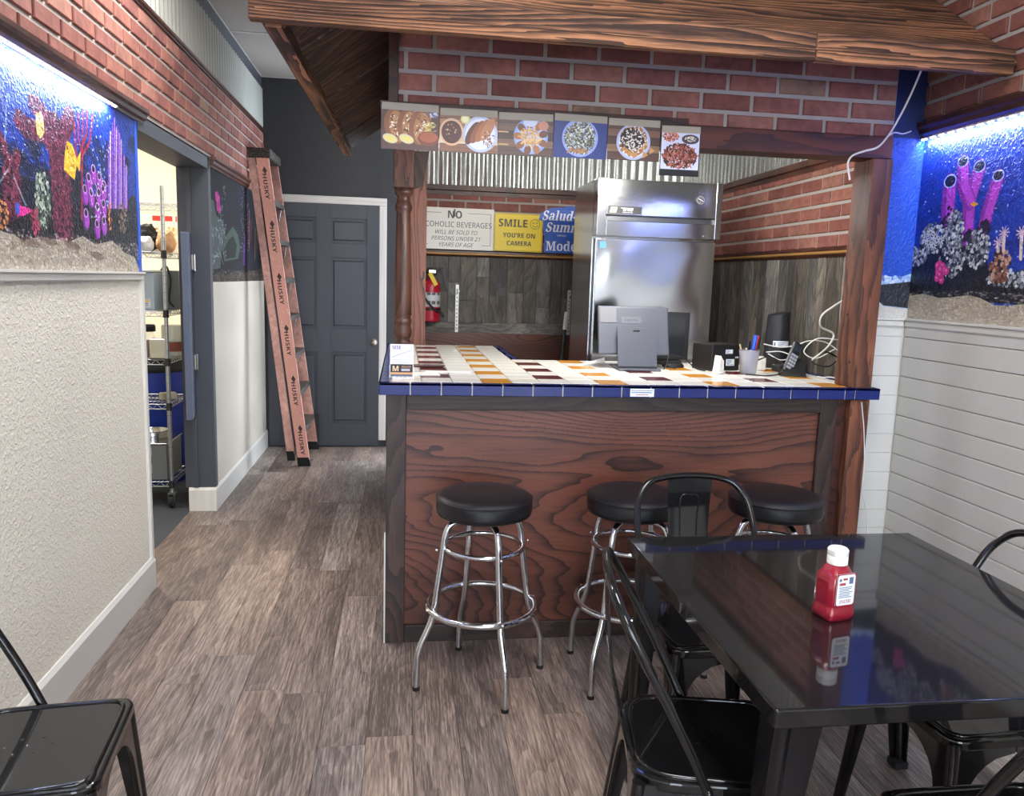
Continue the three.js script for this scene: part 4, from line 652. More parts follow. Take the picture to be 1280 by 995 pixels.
// ------------------------------------------------------------------ behind the bar
{
  const t = thing('steel_refrigerator', 'tall stainless steel reach in refrigerator behind the bar', 'refrigerator', [1.36, 0, -4.2]);
  const W = .345, brushed = STD({ color: 0xbec0c3, metalness: 1, roughness: .13 }), sideM = STD({ color: 0xbec0c3, metalness: 1, roughness: .16 });
  mesh('cabinet', box(-W, W, .12, 2.05, -.53, -.06), sideM, t);
  mesh('door_gasket', box(-W + .008, W - .008, .13, 1.74, -.06, -.045), M.black, t);
  const dg = new THREE.PlaneGeometry(.66, 1.6, 44, 90), p = dg.attributes.position;
  for (let i = 0; i < p.count; i++) { const x = p.getX(i), y = p.getY(i), e = Math.min(1, (.33 - Math.abs(x)) * 14, (.8 - Math.abs(y)) * 14); p.setZ(i, e * (.0026 * Math.sin(x * 7 + y * 4.6) * Math.cos(y * 9 - x * 3) + .0014 * Math.sin(x * 15 - y * 11))); }
  dg.computeVertexNormals();
  const d = mesh('door', merge([box(-W + .012, W - .012, .13, 1.74, -.045, -.004, .004).toNonIndexed()]), STD({ color: 0xbec0c3, metalness: 1, roughness: .2 }), t);
  mesh('door_skin', dg, STD({ color: 0xbec0c3, metalness: 1, roughness: .14 }), d).position.set(0, .935, -.001);
  const st = mesh('energy_sticker', new THREE.BoxGeometry(.034, .034, .0008), STD({ color: 0x3f7fd0, roughness: .5 }), d); st.position.set(-.3, 1.705, .004);
  // machine compartment cover
  mesh('header_panel', box(-W + .05, W - .035, 1.862, 2.048, -.05, .03, .003), brushed, t);
  mesh('header_panel', box(-W + .05, W - .035, 1.752, 1.832, -.05, .03, .003), brushed, t);
  mesh('slot', box(-W + .05, W - .035, 1.832, 1.862, -.05, .006), STD({ color: 0x55565a, metalness: .8, roughness: .35 }), t);
  mesh('header_stile', box(-W, -W + .05, 1.752, 2.05, -.05, .031, .003), brushed, t); mesh('header_stile', box(W - .035, W, 1.752, 2.05, -.05, .031, .003), brushed, t);
  const lg = canvas(320, 72, (x) => { x.fillStyle = '#17181c'; x.fillRect(0, 0, 320, 72); x.fillStyle = '#b0a8a0'; x.save(); x.transform(1, 0, -.25, 1, 20, 0); x.fillRect(10, 10, 62, 52); x.restore(); lineArt(x, [[76, 18], [34, 20], [64, 36], [26, 54], [64, 54]], '#9a4a40', 6); x.fillStyle = '#e6e6e6'; x.font = 'italic bold 44px serif'; x.fillText('true', 138, 44); x.fillRect(120, 16, 120, 3); x.font = '13px sans-serif'; x.fillText('REFRIGERATION', 138, 62); });
  mesh('name_plate', new THREE.BoxGeometry(.185, .04, .003), STD({ map: lg, roughness: .4 }), t).position.set(-W + .15, 1.888, .0315);
  const dl = canvas(128, 128, (x) => { x.fillStyle = '#15161a'; x.fillRect(0, 0, 128, 128); x.strokeStyle = '#b8bac0'; x.lineWidth = 6; x.beginPath(); x.arc(64, 64, 48, 0, 6.3); x.stroke(); lineArt(x, [[48, 90], [76, 34]], '#d8dade', 9); lineArt(x, [[34, 52], [50, 44]], '#a0a2a8', 7); lineArt(x, [[84, 58], [92, 84]], '#a0a2a8', 7); });
  mesh('dial', new THREE.CylinderGeometry(.026, .026, .006, 28).rotateX(Math.PI / 2), [M.black, STD({ map: dl, roughness: .4 }), M.black], t).position.set(W - .125, 1.957, .033);
  mesh('lock', rod([W - .09, 1.77, .03], [W - .09, 1.77, .037], .008), M.chrome, t);
  for (const s of [-1, 1]) for (const z of [-.48, -.1]) mesh('caster', rod([s * .3 - .015, .06, z], [s * .3 + .015, .06, z], .06, .06, 18), M.rubber, t);
}
function signPlate(name, label, w, h, tex, pos, tilt = 0) { const m = solo(name, new THREE.BoxGeometry(w, h, .004), STD({ map: tex, roughness: .45 }), label, 'sign'); m.position.set(...pos); m.rotation.set(-.02, 0, tilt); return m; }
{
  const z = ZBAR + .046;
  const fit = (x, s, cx, y, mw) => { x.textAlign = 'center'; x.fillText(s, cx, y, mw); };
  signPlate('notice_sign', 'white notice about alcohol sales to persons under 21 on the ledge', .6, .31, canvas(720, 372, (x, w, h) => {
    x.fillStyle = '#e9e9e3'; x.fillRect(0, 0, w, h); x.strokeStyle = '#222'; x.lineWidth = 3; x.beginPath(); x.moveTo(40, 46); x.lineTo(240, 46); x.moveTo(480, 46); x.lineTo(690, 46); x.lineTo(690, 330); x.lineTo(610, 330); x.moveTo(40, 46); x.lineTo(40, 330); x.lineTo(120, 330); x.stroke();
    x.fillStyle = '#2a2c30'; x.font = 'bold 92px sans-serif'; fit(x, 'NO', 360, 92, 200); x.fillRect(352, 10, 12, 70); x.font = '66px sans-serif'; fit(x, 'ALCOHOLIC BEVERAGES', 362, 172, 680); x.font = 'italic 50px sans-serif'; fit(x, 'WILL BE SOLD TO', 372, 236, 470); fit(x, 'PERSONS UNDER 21', 372, 292, 530); fit(x, 'YEARS OF AGE', 372, 348, 400);
  }), [.385, 1.72 + .157, z], -.004);
  signPlate('camera_sign', 'yellow smile camera sign with a smiley face on the ledge', .375, .285, canvas(560, 426, (x, w, h) => {
    x.fillStyle = '#efd21a'; x.fillRect(0, 0, w, h); x.strokeStyle = '#6a5a10'; x.lineWidth = 3; x.strokeRect(10, 10, w - 20, h - 20); x.fillStyle = '#1c1a14'; x.font = 'bold 118px sans-serif'; fit(x, 'SMILE', 215, 150, 350); x.font = 'bold 72px sans-serif'; fit(x, 'YOU\u2019RE ON', 290, 270, 420); fit(x, 'CAMERA', 290, 360, 320);
    x.lineWidth = 5; x.strokeStyle = '#2a2610'; x.beginPath(); x.arc(468, 110, 54, 0, 6.3); x.stroke(); oval(x, 450, 96, 6, 9, '#2a2610'); oval(x, 488, 96, 6, 9, '#2a2610'); x.beginPath(); x.arc(468, 112, 30, .3, 2.84); x.stroke();
  }), [.876, 1.72 + .145, z + .006], -.01);
  // blue die-cut poster
  const outline = [[0, .02], [0, -.0], [.43, -.0], [.43, .19], [.47, .2], [.49, .26], [.46, .31], [.4, .33], [.34, .355], [.26, .35], [.2, .36], [.12, .345], [.04, .34], [-.035, .3], [-.05, .25], [-.02, .2], [.0, .14]];
  const g = extrude(outline.map(([a, b]) => [a, b]), .004); const p = g.attributes.position, uv = g.attributes.uv; for (let i = 0; i < p.count; i++) uv.setXY(i, (p.getX(i) + .05) / .54, p.getY(i) / .36);
  const tex = canvas(810, 540, (x, w, h) => { x.fillStyle = '#2f5fc4'; x.fillRect(0, 0, w, h); for (let i = 0; i < 200; i++) oval(x, rnd() * w, rnd() * h, 40, 20, ['rgba(60,120,220,.15)', 'rgba(30,70,170,.15)'][i % 2]); x.fillStyle = '#eef2fa'; x.font = 'italic bold 150px serif'; x.fillText('Salud-', 36, 170, 400); x.fillText('Summer', 80, 300, 560); x.font = 'bold 150px serif'; x.fillText('Modelo', 92, 515, 500); x.font = '28px sans-serif'; x.fillText('CERVEZA', 220, 350); });
  const s = solo('blue_poster', g, STD({ map: tex, roughness: .4 }), 'blue die cut beer poster with white script leaning behind the refrigerator', 'sign'); s.position.set(1.08, 1.722, z + .002);
  // fire extinguisher
  const e = thing('fire_extinguisher', 'red fire extinguisher with a yellow tag on the grey boards', 'fire extinguisher', [.215, 1.17, ZBAR + .09]);
  const red = STD({ color: 0xb01c34, roughness: .28 });
  mesh('cylinder', lathe([[0, 0], [.06, 0], [.068, .012], [.068, .27], [.06, .3], [.03, .325], [.022, .34], [0, .34]]), red, e);
  mesh('label', lathe([[.0685, .115], [.0692, .116], [.0692, .222], [.0685, .223]]), STD({ map: canvas(256, 64, (x) => { x.fillStyle = '#c9cdd2'; x.fillRect(0, 0, 256, 64); x.fillStyle = '#555'; for (let i = 0; i < 40; i++) x.fillRect((i % 10) * 26, 6 + Math.floor(i / 10) * 14, 18, 5); }), roughness: .4 }), e);
  mesh('band', lathe([[.069, .088], [.0715, .089], [.0715, .104], [.069, .105]]), M.black, e);
  mesh('valve', merge([rod([0, .335, 0], [0, .375, 0], .018), box(-.02, .03, .37, .39, -.012, .012)]), M.steel, e);
  mesh('handle', merge([box(-.03, .085, .4, .41, -.01, .01, .003), box(-.02, .075, .372, .38, -.01, .01, .003), rod([-.025, .375, 0], [-.03, .41, 0], .006)]), M.black, e);
  mesh('hose', tube([[-.02, .38, .0], [-.07, .36, .02], [-.085, .28, .05], [-.05, .18, .08], [.02, .1, .08], [.075, .07, .07]], .0085), M.black, e);
  mesh('nozzle', rod([.07, .075, .07], [.095, .04, .07], .008, .013), M.black, e);
  mesh('tag', extrude([[0, 0], [.03, 0], [.03, .1], [.015, .11], [0, .1]], .001), STD({ color: 0xe6c41e, roughness: .5 }), e).position.set(.02, .27, .072); e.children[7].rotation.z = .5;
  mesh('wall_bracket', box(-.02, .02, .2, .33, -.09, -.07), M.steel, e);
  // slotted shelf standards with arms
  for (const [x, y0, y1, l] of [[.416, 1.09, 1.455, 'white slotted shelf standard beside the fire extinguisher'], [1.3, 1.085, 1.437, 'white slotted shelf standard beside the steel refrigerator']]) {
    const t = thing('shelf_standard', l, 'bracket', [x, 0, ZBAR + .016]); mesh('channel', box(-.012, .012, y0, y1, 0, .012), STD({ color: 0xd0d0cc, metalness: .3, roughness: .4 }), t);
    for (let y = y0 + .02; y < y1 - .02; y += .03) mesh('slot', box(-.003, .003, y, y + .014, .012, .0125), M.black, t);
    const a = extrude([[0, 0], [0, .03], [.2, .03], [.2, .02]], .004).rotateY(-Math.PI / 2).translate(.002, y1 - .07, .012); mesh('arm', a, M.steel, t);
  }
  const br = thing('broom_handle', 'dark green pole with a white taped top leaning by the refrigerator', 'broom', [0, 0, 0]);
  { const a = onZ(701, 452, -5.6), b = onZ(706, 412, -5.6), c = onZ(708.5, 390, -5.6); mesh('pole', rod([a.x - .09, .05, -5.4], b.toArray(), .013), STD({ color: 0x22382e, roughness: .4 }), br); mesh('taped_end', rod(b.toArray(), c.toArray(), .016), M.paper, br); mesh('bristles', box(a.x - .24, a.x + .06, 0, .1, -5.44, -5.36, .01), STD({ color: 0x2a2a2a, roughness: .9 }), br); }
}
// ------------------------------------------------------------------ things on the counter
{ // point of sale screen seen from behind
  const t = thing('sales_terminal', 'grey point of sale screen on a folded stand seen from behind', 'terminal', [1.115, CT, -3.66], -.04);
  const grey = STD({ color: 0x585b64, roughness: .38, metalness: .5 });
  const prof = [[0, 0], [.004, .012], [-.02, .03], [-.062, .2], [-.072, .2], [-.03, .03], [-.03, .0]];
  mesh('stand_back', smooth(stack([[-.095, 0], [-.095, 0], [.095, 0]].slice(1).map(([x]) => [[x, .006, .03], [x, .02, .036], [x, .2, -.02], [x, .2, -.028], [x, .02, .024], [x, .006, .02]]))), grey, t);
  mesh('stand_base', box(-.1, .105, 0, .012, -.09, .075, .005), grey, t);
  const lg = canvas(256, 84, (x) => { x.fillStyle = '#5a5c66'; x.fillRect(0, 0, 256, 84); x.fillStyle = '#2e3038'; x.font = 'bold 34px sans-serif'; x.fillText('S H I F T 4', 44, 54); });
  const s = new THREE.Group(); s.name = 'screen'; s.position.set(-.005, .1, -.03); s.rotation.x = -.3; t.add(s);
  mesh('shell', box(-.175, .175, -.03, .21, -.016, .0, .007), grey, s); mesh('glass', box(-.17, .17, -.025, .205, -.018, -.016), M.blackGloss, s);
  mesh('maker_plate', new THREE.BoxGeometry(.1, .034, .001), STD({ map: lg, roughness: .4 }), s).position.set(-.01, .14, .001);
  mesh('port_cover', box(-.165, -.085, .125, .2, 0, .003, .001), STD({ color: 0x64666c, roughness: .5 }), s);
  mesh('cable_hole', box(-.018, .014, .184, .192, -.022, -.0125, .002), M.black, t).position.set(0, -.002, 0);
  const m = thing('dark_monitor', 'black monitor standing behind the grey sales screen', 'monitor', [1.36, CT, -3.97]);
  mesh('bezel', box(-.13, .13, .02, .27, -.02, 0, .006), M.black, m); mesh('display', box(-.11, .105, .045, .25, 0, .002), STD({ color: 0x24262a, roughness: .12 }), m); mesh('foot', box(-.08, .08, 0, .02, -.06, .05, .006), M.black, m);
  const mo = thing('black_mouse', 'flat black mouse with a thin cord by the sales screen', 'mouse', [1.35, CT, -3.8]); mesh('shell', smooth(stack([superEllipse(.055, .032, 0, 2.6), superEllipse(.056, .033, .01, 2.6), superEllipse(.045, .026, .022, 2.6), superEllipse(.01, .006, .026, 2.4)]), 1), M.black, mo); mesh('cord', tube([[-.05, .01, 0], [-.06, .02, .03], [-.05, .01, .07], [-.02, .004, .1]], .0025), M.black, mo);
  solo('screen_cord', tube([[1.235, CT + .01, -3.6], [1.25, CT + .03, -3.61], [1.28, CT + .075, -3.65], [1.36, CT + .06, -3.68], [1.42, CT + .01, -3.67], [1.45, CT + .004, -3.62]], .003), M.black, 'thin black cord looping between the screen and the printer', 'cord');
  const pp = solo('paper_flag', extrude([[0, 0], [.14, .02], [.14, .045]], .002), M.paper, 'curled white paper behind the sales screen', 'paper'); pp.position.set(.86, CT + .002, -3.8); pp.rotation.x = -.5;
}
{ // receipt printer box
  const t = thing('receipt_printer', 'black box printer with white stickers beside the pen cup', 'printer', [1.565, CT, -3.72], .32);
  mesh('body', box(-.105, .07, 0, .13, -.09, .06, .006), M.black, t);
  const sk = (x, y, w, h) => { const m = mesh('sticker', new THREE.BoxGeometry(w, h, .0008), STD({ map: canvas(96, 64, (c) => { c.fillStyle = '#d9e2ea'; c.fillRect(0, 0, 96, 64); c.fillStyle = '#4a6078'; for (let i = 0; i < 5; i++) c.fillRect(8, 8 + i * 11, 30 + rnd() * 50, 5); }), roughness: .5 }), t); m.position.set(x, y, .0605); };
  sk(.0, .095, .045, .02); sk(.01, .042, .052, .032); sk(.05, .066, .02, .008);
}
{
  const t = thing('pen_cup', 'smoky mesh pen cup holding markers and pens', 'pen holder', [1.64, CT, -3.56]);
  mesh('cup', lathe([[0, .002], [.036, 0], [.048, .115], [.046, .115], [.034, .004], [0, .004]], 32), STD({ color: 0xb8bac4, roughness: .4, transparent: true, opacity: .45 }), t);
  mesh('rim', new THREE.TorusGeometry(.047, .0025, 8, 32).rotateX(Math.PI / 2).translate(0, .115, 0), M.steel, t);
  const pen = (n, a, b, r, c, label) => solo(n, rod([1.64 + a[0], CT + .008, -3.56 + a[1]], [1.64 + b[0], CT + b[1], -3.56 + b[2]], r, r, 12), STD({ color: c, roughness: .35 }), label, 'pen');
  pen('marker', [.0, .01], [.022, .185, .01], .009, 0x2a55c8, 'blue marker standing in the pen cup'); pen('marker', [.012, -.01], [.04, .183, -.005], .009, 0xb02030, 'red marker standing in the pen cup'); pen('marker', [-.01, .012], [-.016, .155, .012], .009, 0x17171b, 'thick black marker standing in the pen cup'); pen('marker', [.0, -.015], [.004, .16, -.018], .009, 0x20242c, 'dark marker beside the blue one in the pen cup'); pen('ballpoint', [.01, .02], [-.03, .125, .026], .004, 0xd8d8d8, 'white ballpoint leaning in the pen cup'); pen('ballpoint', [-.005, -.01], [-.05, .14, .0], .004, 0xc8b890, 'tan pencil leaning out of the pen cup'); pen('ballpoint', [-.01, .0], [-.02, .118, .014], .008, 0xa02030, 'short red highlighter in the pen cup');
}
{
  const t = thing('router_tower', 'black tapered cylinder router with a white label strip', 'router', [1.935, CT, -3.88]);
  const rows = []; for (let k = 0; k <= 10; k++) { const y = .28 * k / 10, r = .068 - .012 * (k / 10); rows.push(Array.from({ length: 36 }, (_, i) => { const a = -i / 36 * 6.2832; return [Math.cos(a) * r, y + (k === 10 ? Math.cos(a) * .012 : 0), Math.sin(a) * r]; })); }
  mesh('body', smooth(stack(rows), .9), STD({ color: 0x191a20, roughness: .5 }), t);
  mesh('base', lathe([[0, 0], [.071, 0], [.071, .05], [.069, .052]], 36), M.black, t);
  const l = mesh('label', new THREE.CylinderGeometry(.0665, .0675, .032, 16, 1, true, -.75, 1.3), STD({ map: canvas(256, 64, (x) => { x.fillStyle = '#ccd4de'; x.fillRect(0, 0, 256, 64); x.fillStyle = '#5a6a80'; for (let i = 0; i < 3; i++) x.fillRect(70, 14 + i * 14, 120 - i * 24, 6); x.fillRect(14, 14, 24, 36); }), roughness: .5, side: THREE.DoubleSide }), t); l.position.y = .125;
}
{ // cordless phone in its cradle
  const t = thing('cordless_phone', 'black cordless phone tilted in its charging cradle', 'phone', [1.835, CT, -3.5], -.35);
  mesh('cradle', smooth(stack([[[-.06, 0, .05], [.06, 0, .05], [.06, 0, -.06], [-.06, 0, -.06]].reverse(), [[-.03, .02, .04], [.055, .02, .03], [.055, .075, -.03], [-.0, .085, -.035]].reverse()]), .4), M.black, t);
  const h = new THREE.Group(); h.name = 'handset'; t.add(h); h.position.set(-.025, .018, .03); h.rotation.set(-.3, .5, -.38);
  mesh('shell', box(-.024, .024, 0, .165, -.022, .0, .009), STD({ color: 0x1a1b22, roughness: .3 }), h); mesh('screen', box(-.018, .018, .115, .15, 0, .001), STD({ color: 0x2c3440, roughness: .1 }), h);
  for (let r = 0; r < 5; r++) for (let c = 0; c < 3; c++) mesh('key', box(-.018 + c * .013, -.008 + c * .013, .018 + r * .017, .03 + r * .017, 0, .003), STD({ color: 0x9aa0aa, roughness: .5 }), h);
}
{ // boxes and cables in the corner
  const a = solo('power_adapter', box(-.035, .035, 0, .07, -.03, .03, .008), M.white, 'white power adapter behind the pen cup', 'adapter'); a.position.set(1.76, CT, -3.72);
  const s = solo('network_switch', box(-.07, .07, 0, .035, -.05, .05, .006), STD({ color: 0x202226, roughness: .5 }), 'small black network switch beside the timber column', 'modem'); s.position.set(1.9, CT, -3.66);
  const cb = (pts, r, label, mat = M.cableWhite) => solo('cable', tube(pts, r, 48, 6), mat, label, 'cable');
  const c = (px, py, z) => onZ(px, py, z).toArray();
  cb([c(1060, 372, -3.6), c(1042, 383, -3.6), c(1027, 395, -3.6), c(1026, 408, -3.62), c(1042, 418, -3.62), c(1036, 432, -3.6), c(1015, 450, -3.55)], .005, 'thick white cable curling beside the timber column');
  cb([c(1050, 425, -3.62), c(1020, 424, -3.66), c(1005, 440, -3.66), c(1018, 448, -3.64), c(1045, 436, -3.64)], .0032, 'white cable looped over the modem');
  cb([c(955, 430, -3.7), c(975, 434, -3.7), c(993, 432, -3.7), c(1012, 426, -3.68), c(1032, 428, -3.66), c(1050, 440, -3.62)], .003, 'white cable sagging in front of the router');
  cb([c(958, 440, -3.66), c(978, 440, -3.66), c(990, 446, -3.64), c(975, 450, -3.62), c(960, 442, -3.62)], .003, 'white cable coiled behind the pen cup');
  cb([[1.925, CT + .006, -3.43], [1.935, CT + .006, -3.4], [1.95, CT + .012, -3.36], [1.985, CT + .004, -3.3]], .0028, 'thin white cord running from the phone cradle');
  cb([c(938, 455, -3.6), c(960, 446, -3.6), c(975, 452, -3.6), c(985, 462, -3.55), [1.7, CT + .004, -3.46], [1.6, CT + .004, -3.5]], .0035, 'black cord lying in front of the pen cup', M.black);
  cb([c(1046, 446, -3.62), c(1030, 440, -3.6), c(1015, 452, -3.6), c(1035, 458, -3.55), c(1045, 452, -3.55)], .004, 'black cable bundle beside the timber column', M.black);
  // cable from the awning over the column
  cb([c(1153, 84, -2.95), c(1140, 115, -3.0), c(1125, 145, -3.04), c(1110, 170, -3.055), c(1097, 184, -3.06), c(1080, 189, -3.06), c(1065, 195, -3.065), c(1060, 203, -3.065), c(1062, 225, -3.066)], .0042, 'white cable dropping from the awning onto the timber column');
  cb([c(1108, 172, -3.06), c(1117, 166, -3.1), c(1130, 167, -3.19), c(1139, 164, -3.2)], .0028, 'thin white wire from the column to the light strip');
  cb([c(1077, 503, -3.066), c(1080, 540, -3.066), c(1080, 590, -3.066), c(1078, 612, -3.066), c(1082, 636, -3.09), c(1084, 665, -3.1), c(1080, 720, -3.05)], .002, 'thin white cord hanging under the counter along the column');
}
{ // left end of the counter
  const t = thing('card_holder', 'clear holder of papers with a dark business card at the counter corner', 'card holder', [-.002, CT, -3.24]);
  mesh('stand', merge([box(-.05, .05, 0, .003, -.06, .02), box(-.05, .05, 0, .05, .0, .0025), box(-.05, .05, .003, .13, -.036, -.033)]), PHY({ color: 0xffffff, transmission: .85, roughness: .08, thickness: 0 }), t);
  const pt = canvas(256, 300, (x) => { x.fillStyle = '#eceef0'; x.fillRect(0, 0, 256, 300); x.fillStyle = '#6a4a9a'; x.font = 'bold 46px sans-serif'; x.fillText('SESE', 20, 50); x.strokeStyle = '#aab0bc'; x.lineWidth = 4; lineArt(x, [[20, 130], [230, 60]], '#8a90a0', 5); for (let i = 0; i < 6; i++) { x.fillStyle = '#c4c8d0'; x.fillRect(20, 150 + i * 16, 100 + (i % 3) * 40, 5); } });
  const ct = canvas(256, 150, (x) => { x.fillStyle = '#1c1a20'; x.fillRect(0, 0, 256, 150); x.fillStyle = '#e8c8a0'; x.font = 'bold 92px sans-serif'; x.fillText('M', 16, 86); x.fillStyle = '#b88a70'; x.font = 'bold 34px sans-serif'; x.fillText('MAJOR', 124, 42); x.fillStyle = '#d8d8e0'; x.fillRect(124, 56, 100, 10); x.fillRect(124, 72, 100, 10); x.fillStyle = '#e0a070'; x.fillRect(0, 100, 256, 24); x.fillStyle = '#5a6478'; x.fillRect(0, 124, 256, 26); });
  const a = mesh('paper_stack', new THREE.BoxGeometry(.094, .125, .006), STD({ map: pt, roughness: .7 }), t); a.position.set(0, .072, -.028); a.rotation.x = -.08;
  const b = mesh('business_card', new THREE.BoxGeometry(.09, .05, .001), STD({ map: ct, roughness: .5 }), t); b.position.set(0, .03, .004);
  const l1 = solo('leaflet', new THREE.BoxGeometry(.12, .003, .1), M.paper, 'white leaflet lying beside the card holder', 'paper'); l1.position.set(.095, CT + .002, -3.36); l1.rotation.y = .1;
  const l2 = solo('leaflet', new THREE.BoxGeometry(.2, .002, .05), M.paper, 'long receipt strip lying across the maroon tile', 'paper'); l2.position.set(.2, CT + .002, -3.44); l2.rotation.y = -.1;
  const p = thing('counter_pen', 'dark maroon pen lying on the tiles behind the card holder', 'pen', [.12, CT + .008, -3.62], .05); mesh('barrel', rod([-.07, 0, 0], [.06, 0, 0], .007), STD({ color: 0x3c1a1c, roughness: .3 }), p); mesh('tip', rod([.06, 0, 0], [.075, 0, 0], .007, .002), M.black, p);
  const ch = thing('card_rack', 'small clear rack of white cards in front of the printer', 'card holder', [1.475, CT, -3.53], .2); mesh('tray', box(-.012, .024, 0, .02, -.03, .03, .002), PHY({ color: 0xffffff, transmission: .8, roughness: .1, thickness: 0 }), ch);
  for (let i = 0; i < 4; i++) { const c = mesh('card', new THREE.BoxGeometry(.001, .085 - i * .008, .05), M.paper, ch); c.position.set(-.006 + i * .007, .045 - i * .003, 0); c.rotation.z = -.12 + i * .05; }
}
// ------------------------------------------------------------------ step ladder
{
  const t = thing('step_ladder', 'salmon fibreglass step ladder folded and leaning in the corridor corner', 'ladder');
  // rails: foot and head corners; x toward the room is the step side
  const foot = { x: -.76, zn: -6.24, zf: -6.86 }, head = { x: -1.005, zn: -6.27, zf: -6.72, y: 2.36 };
  const railG = (x0f, x1f, x0h, x1h, zf, zh, y0, th) => stack([[[x0f, y0, zf], [x1f, y0, zf], [x1f, y0, zf - th], [x0f, y0, zf - th]], [[x0h, head.y, zh], [x1h, head.y, zh], [x1h, head.y, zh - th], [x0h, head.y, zh - th]]]);
  for (const [zf, zh, s] of [[foot.zn, head.zn, 1], [foot.zf, head.zf, -1]]) {
    const r = mesh('front_rail', uvm(railG(-.808, -.72, -1.093, -1.005, zf, zh, .05, .03), 'y'), M.fiberglass, t);
    mesh('rail_shoe', stack([[[-.806, 0, zf + .004], [-.71, 0, zf + .004], [-.71, 0, zf - .036], [-.806, 0, zf - .036]], [[-.815, .07, zf + .003], [-.724, .07, zf + .003], [-.724, .07, zf - .034], [-.815, .07, zf - .034]]]), M.rubber, r);
    const b = mesh('rear_rail', uvm(railG(-.892, -.834, -1.155, -1.105, zf - .002, zh - .002, .1, .026), 'y', 1, 1, .3, .2), M.fiberglass, t);
    mesh('rail_shoe', stack([[[-.887, .045, zf], [-.831, .045, zf], [-.831, .045, zf - .03], [-.887, .045, zf - .03]], [[-.897, .12, zf], [-.838, .12, zf], [-.838, .12, zf - .03], [-.897, .12, zf - .03]]]), M.rubber, b);
    if (s > 0) { // printed name up the rail
      const tex = canvas(128, 2048, (x) => { x.fillStyle = '#cf9485'; x.fillRect(0, 0, 128, 2048); for (let i = 0; i < 500; i++) { x.fillStyle = ['rgba(150,100,90,.2)', 'rgba(220,170,160,.25)', 'rgba(235,225,220,.35)'][i % 3]; x.fillRect(rnd() * 128, rnd() * 2048, rnd() * 10, rnd() * 20); } for (let k = 0; k < 6; k++) { x.save(); x.translate(64, 160 + k * 350); x.rotate(-Math.PI / 2 + Math.PI); x.fillStyle = '#38282a'; x.font = 'bold 62px sans-serif'; x.textAlign = 'left'; x.fillText('HUSKY', -60, 22, 170); x.rotate(.785); x.fillRect(-100 + 20, 30, 36, 36); x.restore(); } });
      const g = new THREE.BufferGeometry(), q = [[-.807, .06], [-.721, .06], [-1.006, 2.35], [-1.092, 2.35]], zz = (y) => zf + (zh - zf) * (y - .05) / (head.y - .05) + .0008;
      g.setAttribute('position', new THREE.Float32BufferAttribute([0, 1, 2, 0, 2, 3].flatMap((i) => [q[i][0], q[i][1], zz(q[i][1])]), 3)); g.setAttribute('uv', new THREE.Float32BufferAttribute([0, 1, 2, 0, 2, 3].flatMap((i) => [[0, 0], [1, 0], [1, 1], [0, 1]][i]), 2)); g.computeVertexNormals();
      mesh('printed_face', g, STD({ map: tex, roughness: .65 }), r);
    }
  }
  for (let k = 1; k <= 7; k++) { const f = k / 8 - .02, y = .05 + (head.y - .05) * f, x = -.72 - .285 * f, zn = foot.zn + (head.zn - foot.zn) * f - .02, zf = foot.zf + (head.zf - foot.zf) * f; const s = mesh('step', box(x - .085, x + .004, y - .02, y + .02, zf, zn, .003), STD({ color: 0x4c4844, metalness: .3, roughness: .5 }), t); mesh('step_brace', rod([x - .02, y - .02, zf + .02], [x - .04, y - .11, zf - .008], .004), M.steel, s); }
  mesh('top_cap', box(-1.165, -.985, head.y - .012, head.y + .06, head.zf - .05, head.zn + .02, .015), STD({ color: 0x5a5650, roughness: .7, map: canvas(128, 128, (x) => { x.fillStyle = '#8c8a86'; x.fillRect(0, 0, 128, 128); for (let i = 0; i < 90; i++) oval(x, rnd() * 128, rnd() * 128, rr(2, 9), rr(2, 7), ['#d8d6d0', '#6a6862', '#e8e6e0', '#56524c'][i % 4]); }) }), t);
  mesh('far_foot_plate', box(-.745, -.715, .0, .3, -6.9, -6.865), M.black, t);
}
// ------------------------------------------------------------------ stools
const stool0 = (() => {
  const t = thing('bar_stool', '', 'stool', [0, 0, 0], 0, 'bar stools at the bar');
  mesh('seat_cushion', lathe([[0, .738], [.06, .738], [.12, .735], [.155, .729], [.172, .72], [.176, .712], [.174, .708], [.176, .7], [.177, .672], [.172, .655], [.15, .646], [0, .646]], 56), M.vinyl, t);
  const pipe = mesh('seat_piping', new THREE.TorusGeometry(.1755, .0035, 8, 56).rotateX(Math.PI / 2).translate(0, .713, 0), M.vinyl, t);
  mesh('seat_plate', lathe([[0, .646], [.1, .646], [.1, .636], [0, .636]], 32), M.black, t);
  for (let k = 0; k < 4; k++) {
    const a = k * Math.PI / 2, c = Math.cos(a), s = Math.sin(a), P = (r, y) => V(c * r, y, s * r);
    const l = mesh('leg', tube([P(.03, .63), P(.09, .628), P(.13, .615), P(.147, .58), P(.158, .5), P(.172, .4), P(.186, .3), P(.2, .25), P(.236, .17), P(.246, .135), P(.248, .1), P(.251, .012)], .0125, 60, 12), M.chrome, t);
    mesh('foot_cap', rod([c * .251, 0, s * .251], [c * .251, .014, s * .251], .0135, .0135, 12), M.rubber, l);
    for (const [r, y] of [[.168, .528], [.2, .302]]) mesh('rivet', new THREE.SphereGeometry(.006, 8, 6).translate(c * (r + .012), y, s * (r + .012)), M.chrome, l);
  }
  mesh('upper_ring', new THREE.TorusGeometry(.146, .0095, 10, 64).rotateX(Math.PI / 2).translate(0, .528, 0), M.chrome, t);
  mesh('foot_ring', new THREE.TorusGeometry(.2, .012, 10, 72).rotateX(Math.PI / 2).translate(0, .3, 0), M.chrome, t);
  return t;
})();
